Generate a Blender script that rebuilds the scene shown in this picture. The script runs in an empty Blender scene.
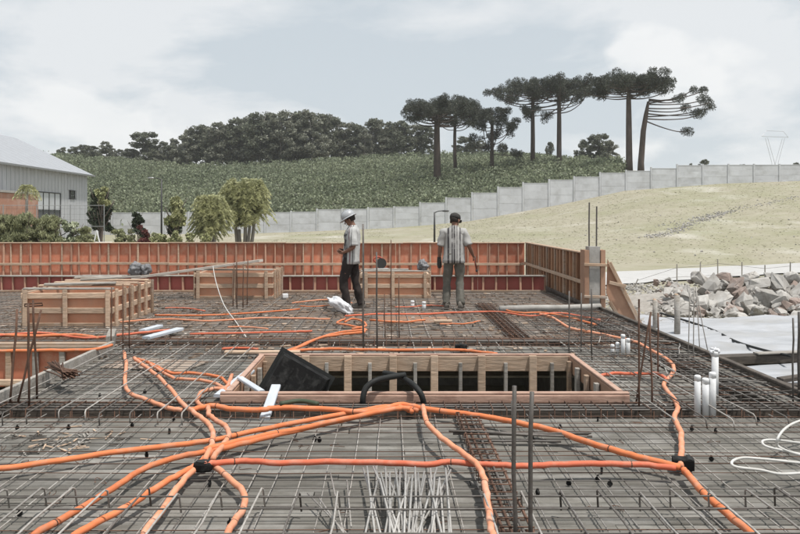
import bpy, bmesh, math, random
import numpy as np
from mathutils import Vector, Matrix, Quaternion, noise as mnoise

random.seed(7)
RNG = np.random.default_rng(7)
R = math.radians
SC = bpy.context.scene
COL = SC.collection

# ------------------------------------------------------------------ camera, sky, sun
F, H, CX, CY = 778.0, 1.65, 388.0, 218.0        # survey constants of the 800 px wide frame
cam_d = bpy.data.cameras.new('camera'); cam = bpy.data.objects.new('camera', cam_d); COL.objects.link(cam)
cam.location = (0, 0, H); cam.rotation_euler = (R(90), 0, 0)
cam_d.sensor_width = 36; cam_d.lens = 36 * F / 800
cam_d.shift_x = 12 / 800; cam_d.shift_y = -49 / 800
cam_d.clip_start = .05; cam_d.clip_end = 6000
SC.camera = cam

SUN_AZ, SUN_EL = R(132), R(71)
sun_v = Vector((math.sin(SUN_AZ) * math.cos(SUN_EL), math.cos(SUN_AZ) * math.cos(SUN_EL), math.sin(SUN_EL)))
sd = bpy.data.lights.new('sun', 'SUN'); so = bpy.data.objects.new('sun', sd); COL.objects.link(so)
sd.energy = 4.6; sd.angle = R(2.5); sd.color = (1, .955, .90)
so.rotation_euler = sun_v.to_track_quat('Z', 'Y').to_euler()

W = bpy.data.worlds.new('World'); SC.world = W; W.use_nodes = True
def build_sky():
    nt = W.node_tree; nt.nodes.clear(); N = nt.nodes.new; L = nt.links.new
    out = N('ShaderNodeOutputWorld'); bg = N('ShaderNodeBackground'); bg.inputs['Strength'].default_value = .125
    sky = N('ShaderNodeTexSky'); sky.sky_type = 'NISHITA'; sky.sun_disc = False
    sky.sun_elevation = SUN_EL; sky.sun_rotation = SUN_AZ
    sky.air_density = 1.0; sky.dust_density = 2.0; sky.ozone_density = 1.0
    hsv = N('ShaderNodeHueSaturation'); hsv.inputs['Saturation'].default_value = .30; hsv.inputs['Value'].default_value = 1.0
    L(sky.outputs[0], hsv.inputs['Color'])
    tc = N('ShaderNodeTexCoord'); sx = N('ShaderNodeSeparateXYZ'); L(tc.outputs['Generated'], sx.inputs[0])
    zz = N('ShaderNodeMath'); zz.operation = 'MAXIMUM'; L(sx.outputs['Z'], zz.inputs[0]); zz.inputs[1].default_value = 0
    za = N('ShaderNodeMath'); za.operation = 'ADD'; L(zz.outputs[0], za.inputs[0]); za.inputs[1].default_value = .30
    dx = N('ShaderNodeMath'); dx.operation = 'DIVIDE'; L(sx.outputs['X'], dx.inputs[0]); L(za.outputs[0], dx.inputs[1])
    dy = N('ShaderNodeMath'); dy.operation = 'DIVIDE'; L(sx.outputs['Y'], dy.inputs[0]); L(za.outputs[0], dy.inputs[1])
    cb = N('ShaderNodeCombineXYZ'); L(dx.outputs[0], cb.inputs[0]); L(dy.outputs[0], cb.inputs[1]); cb.inputs[2].default_value = 3.7
    mp = N('ShaderNodeMapping'); mp.inputs['Location'].default_value = (7.49, 8.78, 0); L(cb.outputs[0], mp.inputs[0])
    n1 = N('ShaderNodeTexNoise'); n1.inputs['Scale'].default_value = 1.05; n1.inputs['Detail'].default_value = 9
    n1.inputs['Roughness'].default_value = .58; n1.inputs['Distortion'].default_value = .25; L(mp.outputs[0], n1.inputs['Vector'])
    r1 = N('ShaderNodeValToRGB'); r1.color_ramp.elements[0].position = .47; r1.color_ramp.elements[1].position = .56
    L(n1.outputs['Fac'], r1.inputs[0])
    # low cumulus heads
    n2 = N('ShaderNodeTexNoise'); n2.inputs['Scale'].default_value = 3.4; n2.inputs['Detail'].default_value = 9
    n2.inputs['Roughness'].default_value = .5
    m2 = N('ShaderNodeMapping'); m2.inputs['Location'].default_value = (10.17, 15.57, .4); m2.inputs['Scale'].default_value = (1, 1, 1.6)
    L(tc.outputs['Generated'], m2.inputs[0]); L(m2.outputs[0], n2.inputs['Vector'])
    lo = N('ShaderNodeMapRange'); lo.inputs[1].default_value = .30; lo.inputs[2].default_value = .03
    lo.inputs[3].default_value = -.16; lo.inputs[4].default_value = .05; L(sx.outputs['Z'], lo.inputs[0])
    ad = N('ShaderNodeMath'); ad.operation = 'ADD'; L(n2.outputs['Fac'], ad.inputs[0]); L(lo.outputs[0], ad.inputs[1])
    r2 = N('ShaderNodeValToRGB'); r2.color_ramp.elements[0].position = .495; r2.color_ramp.elements[1].position = .545
    L(ad.outputs[0], r2.inputs[0])
    sc = N('ShaderNodeMath'); sc.operation = 'MULTIPLY'; sc.inputs[1].default_value = .85; L(r1.outputs[0], sc.inputs[0])
    base = N('ShaderNodeMix'); base.data_type = 'RGBA'; base.inputs[0].default_value = .85
    base.inputs[7].default_value = (4.85, 5.45, 5.95, 1); L(hsv.outputs[0], base.inputs[6])
    mix = N('ShaderNodeMix'); mix.data_type = 'RGBA'; mix.inputs[7].default_value = (6.55, 6.75, 6.95, 1)
    L(sc.outputs[0], mix.inputs[0]); L(base.outputs[2], mix.inputs[6])
    cu = N('ShaderNodeMix'); cu.data_type = 'RGBA'; cu.inputs[7].default_value = (7.35, 7.45, 7.5, 1)
    s2 = N('ShaderNodeMath'); s2.operation = 'MULTIPLY'; s2.inputs[1].default_value = .8; L(r2.outputs[0], s2.inputs[0])
    L(s2.outputs[0], cu.inputs[0]); L(mix.outputs[2], cu.inputs[6]); L(cu.outputs[2], bg.inputs['Color']); L(bg.outputs[0], out.inputs[0])
build_sky()
SC.view_settings.view_transform = 'Standard'; SC.view_settings.look = 'None'
SC.view_settings.exposure = 0.0; SC.view_settings.gamma = 1.0; SC.view_settings.use_curve_mapping = False

# ------------------------------------------------------------------ helpers
def gp(px, py, z=0.0):                            # survey: point at height z seen at a pixel
    Y = F * (H - z) / (py - CY); return Vector(((px - CX) / F * Y, Y, z))
def at(px, py, Y):                                # survey: point at depth Y
    return Vector(((px - CX) / F * Y, Y, H - (py - CY) / F * Y))

def tag(o, label=None, cat=None, group=None, kind=None):
    if label: o['label'] = label
    if cat: o['category'] = cat
    if group: o['group'] = group
    if kind: o['kind'] = kind
    return o
def empty(name, loc=(0, 0, 0), rz=0, label=None, cat=None, group=None):
    o = bpy.data.objects.new(name, None); COL.objects.link(o); o.location = loc; o.rotation_euler = (0, 0, rz)
    o.empty_display_size = .1
    return tag(o, label, cat, group)
def link(name, me, parent=None, loc=(0, 0, 0), rot=(0, 0, 0), scale=None):
    o = bpy.data.objects.new(name, me); COL.objects.link(o); o.location = loc; o.rotation_euler = rot
    if scale is not None: o.scale = scale
    if parent is not None: o.parent = parent
    return o

class MB:
    def __init__(s): s.v = []; s.f = []; s.smooth = False
    def poly(s, vs, fs):
        n = len(s.v); s.v += [tuple(v) for v in vs]; s.f += [tuple(i + n for i in f) for f in fs]; return s
    def box(s, c, d, rot=None, jit=0):
        hx, hy, hz = d[0] / 2, d[1] / 2, d[2] / 2; c = Vector(c)
        vs = [Vector((x, y, z)) for x in (-hx, hx) for y in (-hy, hy) for z in (-hz, hz)]
        if jit: vs = [v + Vector((random.uniform(-jit, jit),) * 3) for v in vs]
        if rot is not None: vs = [rot @ v for v in vs]
        return s.poly([c + v for v in vs], [(0, 1, 3, 2), (4, 6, 7, 5), (0, 4, 5, 1), (2, 3, 7, 6), (0, 2, 6, 4), (1, 5, 7, 3)])
    def bar(s, a, b, w, h, up=(0, 0, 1)):
        a, b = Vector(a), Vector(b); x = (b - a); l = x.length; x.normalize(); u = Vector(up)
        if abs(x.dot(u)) > .98: u = Vector((0, 1, 0))
        y = u.cross(x).normalized(); z = x.cross(y)
        m = Matrix((x, y, z)).transposed()
        return s.box((a + b) / 2, (l, w, h), m)
    def tube(s, pts, r, n=6, cap=True):
        pts = [Vector(p) for p in pts]; k = len(pts); rs = r if isinstance(r, (list, tuple)) else [r] * k
        base = len(s.v); prev = None
        for i, p in enumerate(pts):
            t = (pts[min(i + 1, k - 1)] - pts[max(i - 1, 0)]).normalized()
            if prev is None:
                u = Vector((0, 0, 1)) if abs(t.z) < .9 else Vector((1, 0, 0)); a = t.cross(u).normalized()
            else:
                a = (prev - t * prev.dot(t))
                a = a.normalized() if a.length > 1e-5 else t.orthogonal().normalized()
            prev = a; b = t.cross(a)
            for j in range(n):
                q = 2 * math.pi * j / n; s.v.append(tuple(p + (a * math.cos(q) + b * math.sin(q)) * rs[i]))
        for i in range(k - 1):
            for j in range(n):
                j2 = (j + 1) % n
                s.f.append((base + i * n + j, base + i * n + j2, base + (i + 1) * n + j2, base + (i + 1) * n + j))
        if cap:
            s.f.append(tuple(base + j for j in reversed(range(n)))); s.f.append(tuple(base + (k - 1) * n + j for j in range(n)))
        return s
    def rings(s, rings, close=True):
        base = len(s.v); n = len(rings[0])
        for r_ in rings: s.v += [tuple(p) for p in r_]
        for i in range(len(rings) - 1):
            for j in range(n):
                j2 = (j + 1) % n
                s.f.append((base + i * n + j, base + i * n + j2, base + (i + 1) * n + j2, base + (i + 1) * n + j))
        if close:
            s.f.append(tuple(base + j for j in reversed(range(n)))); s.f.append(tuple(base + (len(rings) - 1) * n + j for j in range(n)))
        return s
    def ball(s, c, r, n=8, m=6):
        c = Vector(c); r = Vector(r) if not isinstance(r, (int, float)) else Vector((r, r, r))
        rg = []
        for i in range(m + 1):
            ph = math.pi * (i / m) ; ph = min(max(ph, .08), math.pi - .08)
            rg.append([c + Vector((r.x * math.sin(ph) * math.cos(2 * math.pi * j / n), r.y * math.sin(ph) * math.sin(2 * math.pi * j / n), -r.z * math.cos(ph))) for j in range(n)])
        return s.rings(rg)
    def mesh(s, name, mat=None, smooth=False):
        me = bpy.data.meshes.new(name); me.from_pydata(s.v, [], s.f)
        if mat: me.materials.append(mat)
        if smooth or s.smooth: me.polygons.foreach_set('use_smooth', [True] * len(me.polygons))
        me.update(); return me
    def build(s, name, mat, parent=None, smooth=False, loc=(0, 0, 0), rot=(0, 0, 0)):
        return link(name, s.mesh(name, mat, smooth), parent, loc, rot)

_boxes = {}
def piece(name, d, loc, mat, parent, rot=(0, 0, 0)):
    """a board, stud or panel: box with slightly eased long edges, mesh shared between equal pieces"""
    d = tuple(round(x, 3) for x in d); key = (d, mat.name)
    if key not in _boxes:
        hx, hy, hz = [x / 2 for x in d]; c = min(.006, min(d) * .2)
        ax = d.index(max(d))
        prof = lambda u, w: [(-u + c, -w), (u - c, -w), (u, -w + c), (u, w - c), (u - c, w), (-u + c, w), (-u, w - c), (-u, -w + c)]
        if ax == 0: r_ = [[(s_ * hx, a, b) for a, b in prof(hy, hz)] for s_ in (-1, 1)]
        elif ax == 1: r_ = [[(a, s_ * hy, b) for b, a in prof(hz, hx)] for s_ in (-1, 1)]
        else: r_ = [[(a, b, s_ * hz) for a, b in prof(hx, hy)] for s_ in (-1, 1)]
        _boxes[key] = MB().rings(r_).mesh(name, mat)
    return link(name, _boxes[key], parent, loc, rot)
def board(name, a, b, w, h, mat, parent, roll=0):
    """piece between two points, width w across, height h up"""
    a, b = Vector(a), Vector(b); x = b - a; l = x.length; x.normalize(); u = Vector((0, 0, 1))
    if abs(x.dot(u)) > .98: u = Vector((0, 1, 0))
    y = u.cross(x).normalized(); z = x.cross(y)
    m = Matrix((x, y, z)).transposed()
    o = piece(name, (l, w, h), (a + b) / 2, mat, parent); e = m.to_euler()
    o.rotation_euler = (m @ Matrix.Rotation(roll, 3, 'X')).to_euler(); return o

def smooth_path(pts, sub=5):
    pts = [Vector(p) for p in pts]
    if len(pts) < 3: return pts
    out = []
    for i in range(len(pts) - 1):
        p0 = pts[max(i - 1, 0)]; p1 = pts[i]; p2 = pts[i + 1]; p3 = pts[min(i + 2, len(pts) - 1)]
        for k in range(sub):
            t = k / sub
            out.append(.5 * ((2 * p1) + (p2 - p0) * t + (2 * p0 - 5 * p1 + 4 * p2 - p3) * t * t + (3 * p1 - p0 - 3 * p2 + p3) * t ** 3))
    return out + [pts[-1]]

def quads_mesh(name, V, mat, smooth=False):
    n = len(V); me = bpy.data.meshes.new(name)
    me.vertices.add(4 * n); me.vertices.foreach_set('co', np.ascontiguousarray(V, dtype=np.float32).ravel())
    me.loops.add(4 * n); me.loops.foreach_set('vertex_index', np.arange(4 * n, dtype=np.int32))
    me.polygons.add(n); me.polygons.foreach_set('loop_start', np.arange(0, 4 * n, 4, dtype=np.int32))
    me.update(calc_edges=True); me.materials.append(mat); return me
def leaves(C, size, aspect=.5, up=0.0, dirs=None, rng=RNG):
    """one small leaf quad per centre; dirs = preferred long axis"""
    n = len(C); a = rng.normal(size=(n, 3)) if dirs is None else dirs + rng.normal(size=(n, 3)) * .35
    a[:, 2] += up; a /= np.linalg.norm(a, axis=1, keepdims=True) + 1e-9
    b = rng.normal(size=(n, 3)); b -= a * (a * b).sum(1, keepdims=True); b /= np.linalg.norm(b, axis=1, keepdims=True) + 1e-9
    s = (size * rng.uniform(.6, 1.3, n))[:, None]; a = a * s; b = b * s * aspect
    return np.stack([C - a, C + b * .9 - a * .1, C + a, C - b * .9 - a * .1], axis=1)

# ------------------------------------------------------------------ materials
def mat(name, col, col2=None, scale=8, stretch=(1, 1, 1), rough=.8, bump=.0, objvar=.0, metal=0, stain=None, stain_scale=1.5, stain_amt=.5, spec=.3, island=0, space='Object', detail=6, trans=0, bscale=None):
    m = bpy.data.materials.new(name); m.use_nodes = True; nt = m.node_tree; N = nt.nodes.new; L = nt.links.new
    b = nt.nodes['Principled BSDF']; b.inputs['Roughness'].default_value = rough; b.inputs['Metallic'].default_value = metal
    b.inputs['Specular IOR Level'].default_value = spec
    tc = N('ShaderNodeTexCoord'); oi = N('ShaderNodeObjectInfo')
    vm = N('ShaderNodeVectorMath'); vm.operation = 'ADD'; L(tc.outputs[space], vm.inputs[0])
    mu = N('ShaderNodeMath'); mu.operation = 'MULTIPLY'; mu.inputs[1].default_value = 37.0 if space == 'Object' else 0; L(oi.outputs['Random'], mu.inputs[0])
    L(mu.outputs[0], vm.inputs[1])
    mp = N('ShaderNodeMapping'); mp.inputs['Scale'].default_value = stretch; L(vm.outputs[0], mp.inputs[0])
    no = N('ShaderNodeTexNoise'); no.inputs['Scale'].default_value = scale; no.inputs['Detail'].default_value = detail; no.inputs['Roughness'].default_value = .6
    L(mp.outputs[0], no.inputs['Vector'])
    rp = N('ShaderNodeMapRange'); rp.inputs[1].default_value = .32; rp.inputs[2].default_value = .68; L(no.outputs['Fac'], rp.inputs[0])
    mx = N('ShaderNodeMix'); mx.data_type = 'RGBA'; mx.inputs[6].default_value = (*col, 1)
    c2 = col2 or tuple(c * .75 for c in col); mx.inputs[7].default_value = (*c2, 1); L(rp.outputs[0], mx.inputs[0])
    last = mx.outputs[2]
    if stain:
        n2 = N('ShaderNodeTexNoise'); n2.inputs['Scale'].default_value = stain_scale; n2.inputs['Detail'].default_value = 8; n2.inputs['Roughness'].default_value = .65
        L(vm.outputs[0], n2.inputs['Vector'])
        r2 = N('ShaderNodeMapRange'); r2.inputs[1].default_value = .48; r2.inputs[2].default_value = .68; r2.inputs[4].default_value = stain_amt; L(n2.outputs['Fac'], r2.inputs[0])
        m2 = N('ShaderNodeMix'); m2.data_type = 'RGBA'; m2.inputs[7].default_value = (*stain, 1); L(r2.outputs[0], m2.inputs[0]); L(last, m2.inputs[6]); last = m2.outputs[2]
    if objvar or island:
        hs = N('ShaderNodeHueSaturation'); rr = N('ShaderNodeMapRange'); k = objvar or island
        if island:
            ge = N('ShaderNodeNewGeometry'); L(ge.outputs['Random Per Island'], rr.inputs[0])
        else: L(oi.outputs['Random'], rr.inputs[0])
        rr.inputs[3].default_value = 1 - k; rr.inputs[4].default_value = 1 + k; L(rr.outputs[0], hs.inputs['Value'])
        L(last, hs.inputs['Color']); last = hs.outputs[0]
    L(last, b.inputs['Base Color'])
    if bump:
        bp = N('ShaderNodeBump'); bp.inputs['Strength'].default_value = bump; bp.inputs['Distance'].default_value = .02
        if bscale:
            n3 = N('ShaderNodeTexNoise'); n3.inputs['Scale'].default_value = bscale; n3.inputs['Detail'].default_value = 8; L(vm.outputs[0], n3.inputs['Vector']); L(n3.outputs['Fac'], bp.inputs['Height'])
        else: L(no.outputs['Fac'], bp.inputs['Height'])
        L(bp.outputs[0], b.inputs['Normal'])
    if trans:
        tr = N('ShaderNodeBsdfTranslucent'); L(last, tr.inputs[0]); ms = N('ShaderNodeMixShader'); ms.inputs[0].default_value = trans
        out = nt.nodes['Material Output']; L(b.outputs[0], ms.inputs[1]); L(tr.outputs[0], ms.inputs[2]); L(ms.outputs[0], out.inputs[0])
    return m

M = {}
M['plank'] = mat('weathered_plank', (.185, .176, .156), (.105, .098, .085), 5, (.5, 9, 9), .85, .6, .24, stain=(.30, .29, .27), stain_scale=1.7, stain_amt=.75)
M['deckfar'] = mat('weathered_deck_sheet', (.185, .160, .138), (.12, .10, .084), 4, (.6, 5, 1), .9, .4, stain=(.30, .21, .15), stain_scale=.9, stain_amt=.6)
M['wood'] = mat('formwork_timber', (.40, .285, .20), (.27, .185, .125), 6, (1, 6, 6), .8, .4, .2, stain=(.42, .40, .37), stain_scale=3, stain_amt=.5)
M['woodpale'] = mat('pale_timber', (.56, .42, .31), (.42, .30, .21), 6, (1, 6, 6), .8, .4, .18, stain=(.30, .25, .20), stain_scale=4, stain_amt=.5)
M['plankpale'] = mat('bleached_plank', (.58, .53, .47), (.46, .41, .36), 6, (1, 6, 6), .8, .3, .1)
M['studp'] = mat('pinkish_stud_timber', (.50, .315, .225), (.40, .235, .165), 6, (6, 6, 1), .8, .3, .2)
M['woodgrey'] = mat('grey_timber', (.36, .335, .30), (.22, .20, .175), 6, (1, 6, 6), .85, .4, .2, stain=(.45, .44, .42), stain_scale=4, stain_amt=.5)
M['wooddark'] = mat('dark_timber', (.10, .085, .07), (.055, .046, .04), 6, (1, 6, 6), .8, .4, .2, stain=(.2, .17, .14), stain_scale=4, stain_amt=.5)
M['woodpink'] = mat('pinkish_board', (.46, .31, .24), (.36, .23, .175), 6, (1, 6, 6), .75, .3, .1, stain=(.22, .12, .09), stain_scale=5, stain_amt=.6)
M['plyor'] = mat('orange_plywood', (.56, .215, .128), (.46, .165, .098), 3, (1, 1, 1), .7, .2, .18, stain=(.54, .31, .215), stain_scale=4.5, stain_amt=.8)
M['plybox'] = mat('tan_orange_plywood', (.60, .30, .185), (.50, .24, .145), 3, (1, 1, 1), .7, .2, .1, stain=(.46, .31, .22), stain_scale=2.5, stain_amt=.6)
M['plyred'] = mat('red_plywood', (.36, .105, .09), (.28, .08, .066), 3, (1, 1, 1), .7, .2, .16, stain=(.33, .13, .10), stain_scale=3.0, stain_amt=.5)
M['plybr'] = mat('brown_plywood', (.36, .20, .115), (.25, .135, .08), 4, (6, 6, 1), .75, .3, .25, stain=(.34, .22, .14), stain_scale=3.0, stain_amt=.5)
M['plytan'] = mat('tan_plywood', (.40, .245, .165), (.33, .195, .13), 4, (1, 1, 1), .75, .3, .1, stain=(.26, .15, .10), stain_scale=3.0, stain_amt=.5)
M['plydust'] = mat('dusty_plywood', (.36, .29, .235), (.28, .225, .18), 4, (1, 1, 1), .8, .3, .1, stain=(.36, .34, .31), stain_scale=3.0, stain_amt=.6)
M['rebar'] = mat('dark_rebar', (.115, .105, .095), (.075, .062, .052), 30, rough=.55, spec=.5, objvar=.25)
M['rust'] = mat('rusty_rebar', (.135, .075, .05), (.085, .05, .036), 30, rough=.8, objvar=.25)
M['steel'] = mat('pale_steel_bar', (.36, .345, .32), (.24, .215, .19), 25, rough=.5, spec=.5, objvar=.25)
M['debris'] = mat('mixed_debris', (.34, .25, .18), (.17, .13, .10), 3, rough=.9, island=.5, stain=(.45, .43, .40), stain_scale=1.5, stain_amt=.6)
M['rodpale'] = mat('pale_rod', (.40, .39, .37), (.29, .275, .255), 25, rough=.5, spec=.5, objvar=.2)
M['cond'] = mat('orange_conduit', (.66, .205, .085), (.54, .16, .065), 6, rough=.72, spec=.2, objvar=.08, stain=(.50, .27, .18), stain_scale=9, stain_amt=.65)
M['condp'] = mat('faded_conduit', (.66, .285, .165), (.56, .23, .13), 6, rough=.75, spec=.2, objvar=.08, stain=(.56, .38, .30), stain_scale=9, stain_amt=.6)
M['condr'] = mat('red_conduit', (.62, .155, .085), (.52, .135, .075), 6, rough=.72, spec=.2, objvar=.08, stain=(.6, .28, .2), stain_scale=9, stain_amt=.55)
M['black'] = mat('black_plastic', (.014, .014, .014), (.009, .009, .009), 8, rough=.8, spec=.1, stain=(.10, .10, .095), stain_scale=11, stain_amt=.35)
M['hose'] = mat('black_rubber', (.015, .016, .016), (.022, .023, .022), 8, rough=.6, spec=.2)
M['pvc'] = mat('white_pvc', (.74, .75, .76), (.66, .67, .67), 8, rough=.45, stain=(.5, .48, .44), stain_scale=12, stain_amt=.3)
M['whose'] = mat('white_hose', (.58, .575, .55), (.48, .47, .44), 8, rough=.5)
M['sack'] = mat('white_plastic_sack', (.70, .715, .74), (.56, .57, .59), 6, rough=.45, bump=.5)
M['dsack'] = mat('grey_plastic_sack', (.10, .10, .105), (.24, .24, .25), 7, rough=.45, bump=.5)
M['metalboard'] = mat('pale_grey_board', (.52, .55, .59), (.42, .45, .49), 5, (1, 5, 5), .55, .2)
M['conc'] = mat('concrete', (.36, .345, .32), (.26, .25, .23), 7, rough=.9, bump=.4, stain=(.46, .45, .43), stain_scale=5)
M['wallc'] = mat('precast_concrete', (.58, .595, .62), (.49, .50, .52), 1.2, (1, 1, .5), .9, .2, .05, stain=(.30, .30, .29), stain_scale=.9, stain_amt=.45)
M['rock'] = mat('split_rock', (.40, .385, .36), (.28, .262, .24), 4, rough=.9, bump=.7, objvar=.16, stain=(.48, .47, .45), stain_scale=3, stain_amt=.7)
M['rockp'] = mat('reddish_rock', (.30, .235, .205), (.22, .175, .15), 4, rough=.9, bump=.7, objvar=.15, stain=(.46, .44, .42), stain_scale=3, stain_amt=.6)
M['tarp'] = mat('white_tarpaulin', (.42, .43, .45), (.29, .30, .315), 1.3, (.5, 4, 1), .55, .5, stain=(.30, .29, .27), stain_scale=1.1, stain_amt=.55)
M['leaf_field'] = mat('crop_leaf', (.225, .25, .165), (.15, .175, .112), .05, rough=.6, island=.6, trans=.38, spec=.4)
M['leaf_forest'] = mat('forest_leaf', (.165, .175, .13), (.11, .12, .088), .3, rough=.7, island=.5, trans=.3)
M['leaf_forest2'] = mat('forest_leaf_grey', (.24, .245, .195), (.16, .165, .13), .3, rough=.7, island=.5, trans=.3)
M['needle'] = mat('araucaria_needle', (.088, .096, .076), (.054, .060, .048), .6, rough=.65, island=.5, trans=.15)
M['bark'] = mat('dark_bark', (.085, .066, .056), (.05, .040, .035), 3, (2, 2, .5), .95, .5, .1)
M['bark2'] = mat('brown_bark', (.115, .092, .08), (.07, .056, .05), 3, (2, 2, .5), .95, .5, .1)
M['barkg'] = mat('grey_bark', (.26, .24, .215), (.17, .155, .14), 3, (2, 2, .5), .95, .5, .1)
M['leaf_hedge'] = mat('hedge_leaf', (.38, .39, .235), (.24, .255, .145), .8, rough=.6, island=.6, trans=.4)
M['leaf_var'] = mat('variegated_leaf', (.48, .50, .37), (.24, .28, .17), 4, rough=.6, island=.5, trans=.2)
M['leaf_palm'] = mat('palm_leaf', (.50, .50, .30), (.36, .37, .21), .8, rough=.6, island=.45, trans=.4)
M['leaf_yel'] = mat('yellow_leaf', (.40, .40, .22), (.24, .26, .13), 2, rough=.6, island=.45, trans=.2)
M['leaf_dark'] = mat('dark_leaf', (.075, .095, .06), (.05, .065, .04), .8, rough=.6, island=.5, trans=.2)
M['leaf_red'] = mat('red_leaf', (.22, .075, .07), (.12, .05, .045), .8, rough=.6, island=.5, trans=.2)
M['blade'] = mat('dry_grass_blade', (.34, .318, .24), (.27, .262, .172), .15, rough=.8, island=.35, trans=.45)
M['clad'] = mat('pale_cladding', (.44, .45, .475), (.40, .41, .43), 2, rough=.6, spec=.4)
M['roofm'] = mat('pale_metal_roof', (.34, .353, .375), (.30, .31, .33), 2, rough=.5, spec=.4)
M['brick'] = mat('salmon_render', (.40, .215, .155), (.33, .175, .125), 2, rough=.9, bump=.2, stain=(.45, .36, .31), stain_scale=1.5)
M['glass'] = mat('dark_glass', (.05, .055, .06), (.07, .075, .08), 2, rough=.12, spec=.6)
M['glassw'] = mat('pale_window_panel', (.52, .54, .57), (.46, .48, .5), 2, rough=.3, spec=.5)
M['dmetal'] = mat('dark_metal', (.035, .034, .034), (.025, .025, .025), 8, rough=.5, spec=.5)
M['galv'] = mat('galvanised_metal', (.34, .345, .35), (.27, .275, .28), 12, rough=.45, metal=.5)
M['skin'] = mat('sunned_skin', (.21, .115, .08), (.18, .095, .065), 10, rough=.6)
M['trouser'] = mat('dark_trousers', (.034, .026, .023), (.022, .017, .016), 12, rough=.9, bump=.5)
M['camo'] = mat('grey_green_trousers', (.15, .143, .122), (.07, .067, .056), 9, rough=.9, bump=.5, stain=(.21, .20, .175), stain_scale=9, stain_amt=.7)
M['boot'] = mat('dusty_boot', (.20, .18, .155), (.13, .115, .1), 12, rough=.9)
M['hat'] = mat('grey_helmet_shell', (.36, .37, .385), (.32, .33, .34), 5, rough=.35, spec=.5)
M['glove'] = mat('dark_glove', (.05, .048, .045), (.035, .033, .03), 12, rough=.9)
M['hair'] = mat('dark_hair', (.02, .016, .014), (.03, .024, .02), 20, rough=.7)
M['eye'] = mat('eye', (.03, .025, .02), (.03, .025, .02), 20, rough=.2)
M['tool_red'] = mat('faded_red_plastic', (.42, .09, .06), (.35, .08, .05), 8, rough=.5)

def stripe_mat(name, base, bands, axis, centre_only=False):
    """vertical shirt stripes: bands = [(pos0, pos1, colour)] along a local axis"""
    m = mat(name, base, tuple(c * .85 for c in base), 14, rough=.9, bump=.3); nt = m.node_tree; N = nt.nodes.new; L = nt.links.new
    b = nt.nodes['Principled BSDF']; src = b.inputs['Base Color'].links[0].from_socket
    tc = N('ShaderNodeTexCoord'); sx = N('ShaderNodeSeparateXYZ'); L(tc.outputs['Object'], sx.inputs[0])
    for p0, p1, c in bands:
        a = N('ShaderNodeMath'); a.operation = 'COMPARE'; a.inputs[1].default_value = (p0 + p1) / 2; a.inputs[2].default_value = (p1 - p0) / 2
        L(sx.outputs[axis], a.inputs[0]); mx = N('ShaderNodeMix'); mx.data_type = 'RGBA'; mx.inputs[7].default_value = (*c, 1)
        nb = N('ShaderNodeTexNoise'); nb.inputs['Scale'].default_value = 7; nb.inputs['Detail'].default_value = 2; L(tc.outputs['Object'], nb.inputs['Vector'])
        nr = N('ShaderNodeMapRange'); nr.inputs[1].default_value = .30; nr.inputs[2].default_value = .46; L(nb.outputs['Fac'], nr.inputs[0])
        ml = N('ShaderNodeMath'); ml.operation = 'MULTIPLY'; L(a.outputs[0], ml.inputs[0]); L(nr.outputs[0], ml.inputs[1])
        L(ml.outputs[0], mx.inputs[0]); L(src, mx.inputs[6]); src = mx.outputs[2]
    L(src, b.inputs['Base Color']); return m

def ground_mat():
    m = bpy.data.materials.new('dry_ground'); m.use_nodes = True; nt = m.node_tree; N = nt.nodes.new; L = nt.links.new
    b = nt.nodes['Principled BSDF']; b.inputs['Roughness'].default_value = .95; b.inputs['Specular IOR Level'].default_value = .1
    tc = N('ShaderNodeTexCoord'); co = tc.outputs['Object']
    def noi(sc, det=8, ro=.62, st=None):
        n = N('ShaderNodeTexNoise'); n.inputs['Scale'].default_value = sc; n.inputs['Detail'].default_value = det; n.inputs['Roughness'].default_value = ro
        if st:
            mp = N('ShaderNodeMapping'); mp.inputs['Scale'].default_value = st; L(co, mp.inputs[0]); L(mp.outputs[0], n.inputs['Vector'])
        else: L(co, n.inputs['Vector'])
        return n.outputs['Fac']
    def rng(s, a, c, lo=0, hi=1):
        r = N('ShaderNodeMapRange'); r.inputs[1].default_value = a; r.inputs[2].default_value = c; r.inputs[3].default_value = lo; r.inputs[4].default_value = hi; L(s, r.inputs[0]); return r.outputs[0]
    def mix(f, a, c):
        x = N('ShaderNodeMix'); x.data_type = 'RGBA'; L(f, x.inputs[0])
        for s, i in ((a, 6), (c, 7)):
            if isinstance(s, tuple): x.inputs[i].default_value = (*s, 1)
            else: L(s, x.inputs[i])
        return x.outputs[2]
    g = mix(rng(noi(.5), .38, .62), (.31, .288, .222), (.268, .25, .184))
    g = mix(rng(noi(1.6, 10, .75), .42, .70, 0, .7), g, (.37, .345, .275))
    g = mix(rng(noi(.16, 6, .6), .55, .66, 0, .75), g, (.47, .45, .40))
    g = mix(rng(noi(4, 10, .75), .54, .70, 0, .55), g, (.24, .22, .155))
    g = mix(rng(noi(.11, 9, .72), .46, .62, 0, .7), g, (.238, .238, .148))
    g = mix(rng(noi(.8, 10, .72, (.35, 1, 1)), .60, .70, 0, .6), g, (.41, .39, .34))
    L(g, b.inputs['Base Color'])
    bp = N('ShaderNodeBump'); bp.inputs['Strength'].default_value = .5; bp.inputs['Distance'].default_value = .06; L(noi(3.5, 9, .7), bp.inputs['Height']); L(bp.outputs[0], b.inputs['Normal'])
    return m
M['ground'] = ground_mat()
M['soil'] = mat('stony_soil', (.36, .335, .30), (.25, .23, .205), 9, rough=.95, bump=.8, stain=(.46, .44, .41), stain_scale=5)
M['track'] = mat('worn_track', (.375, .36, .305), (.40, .385, .34), 2.5, rough=.95, bump=.3, stain=(.34, .315, .225), stain_scale=2, stain_amt=.8)
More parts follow.
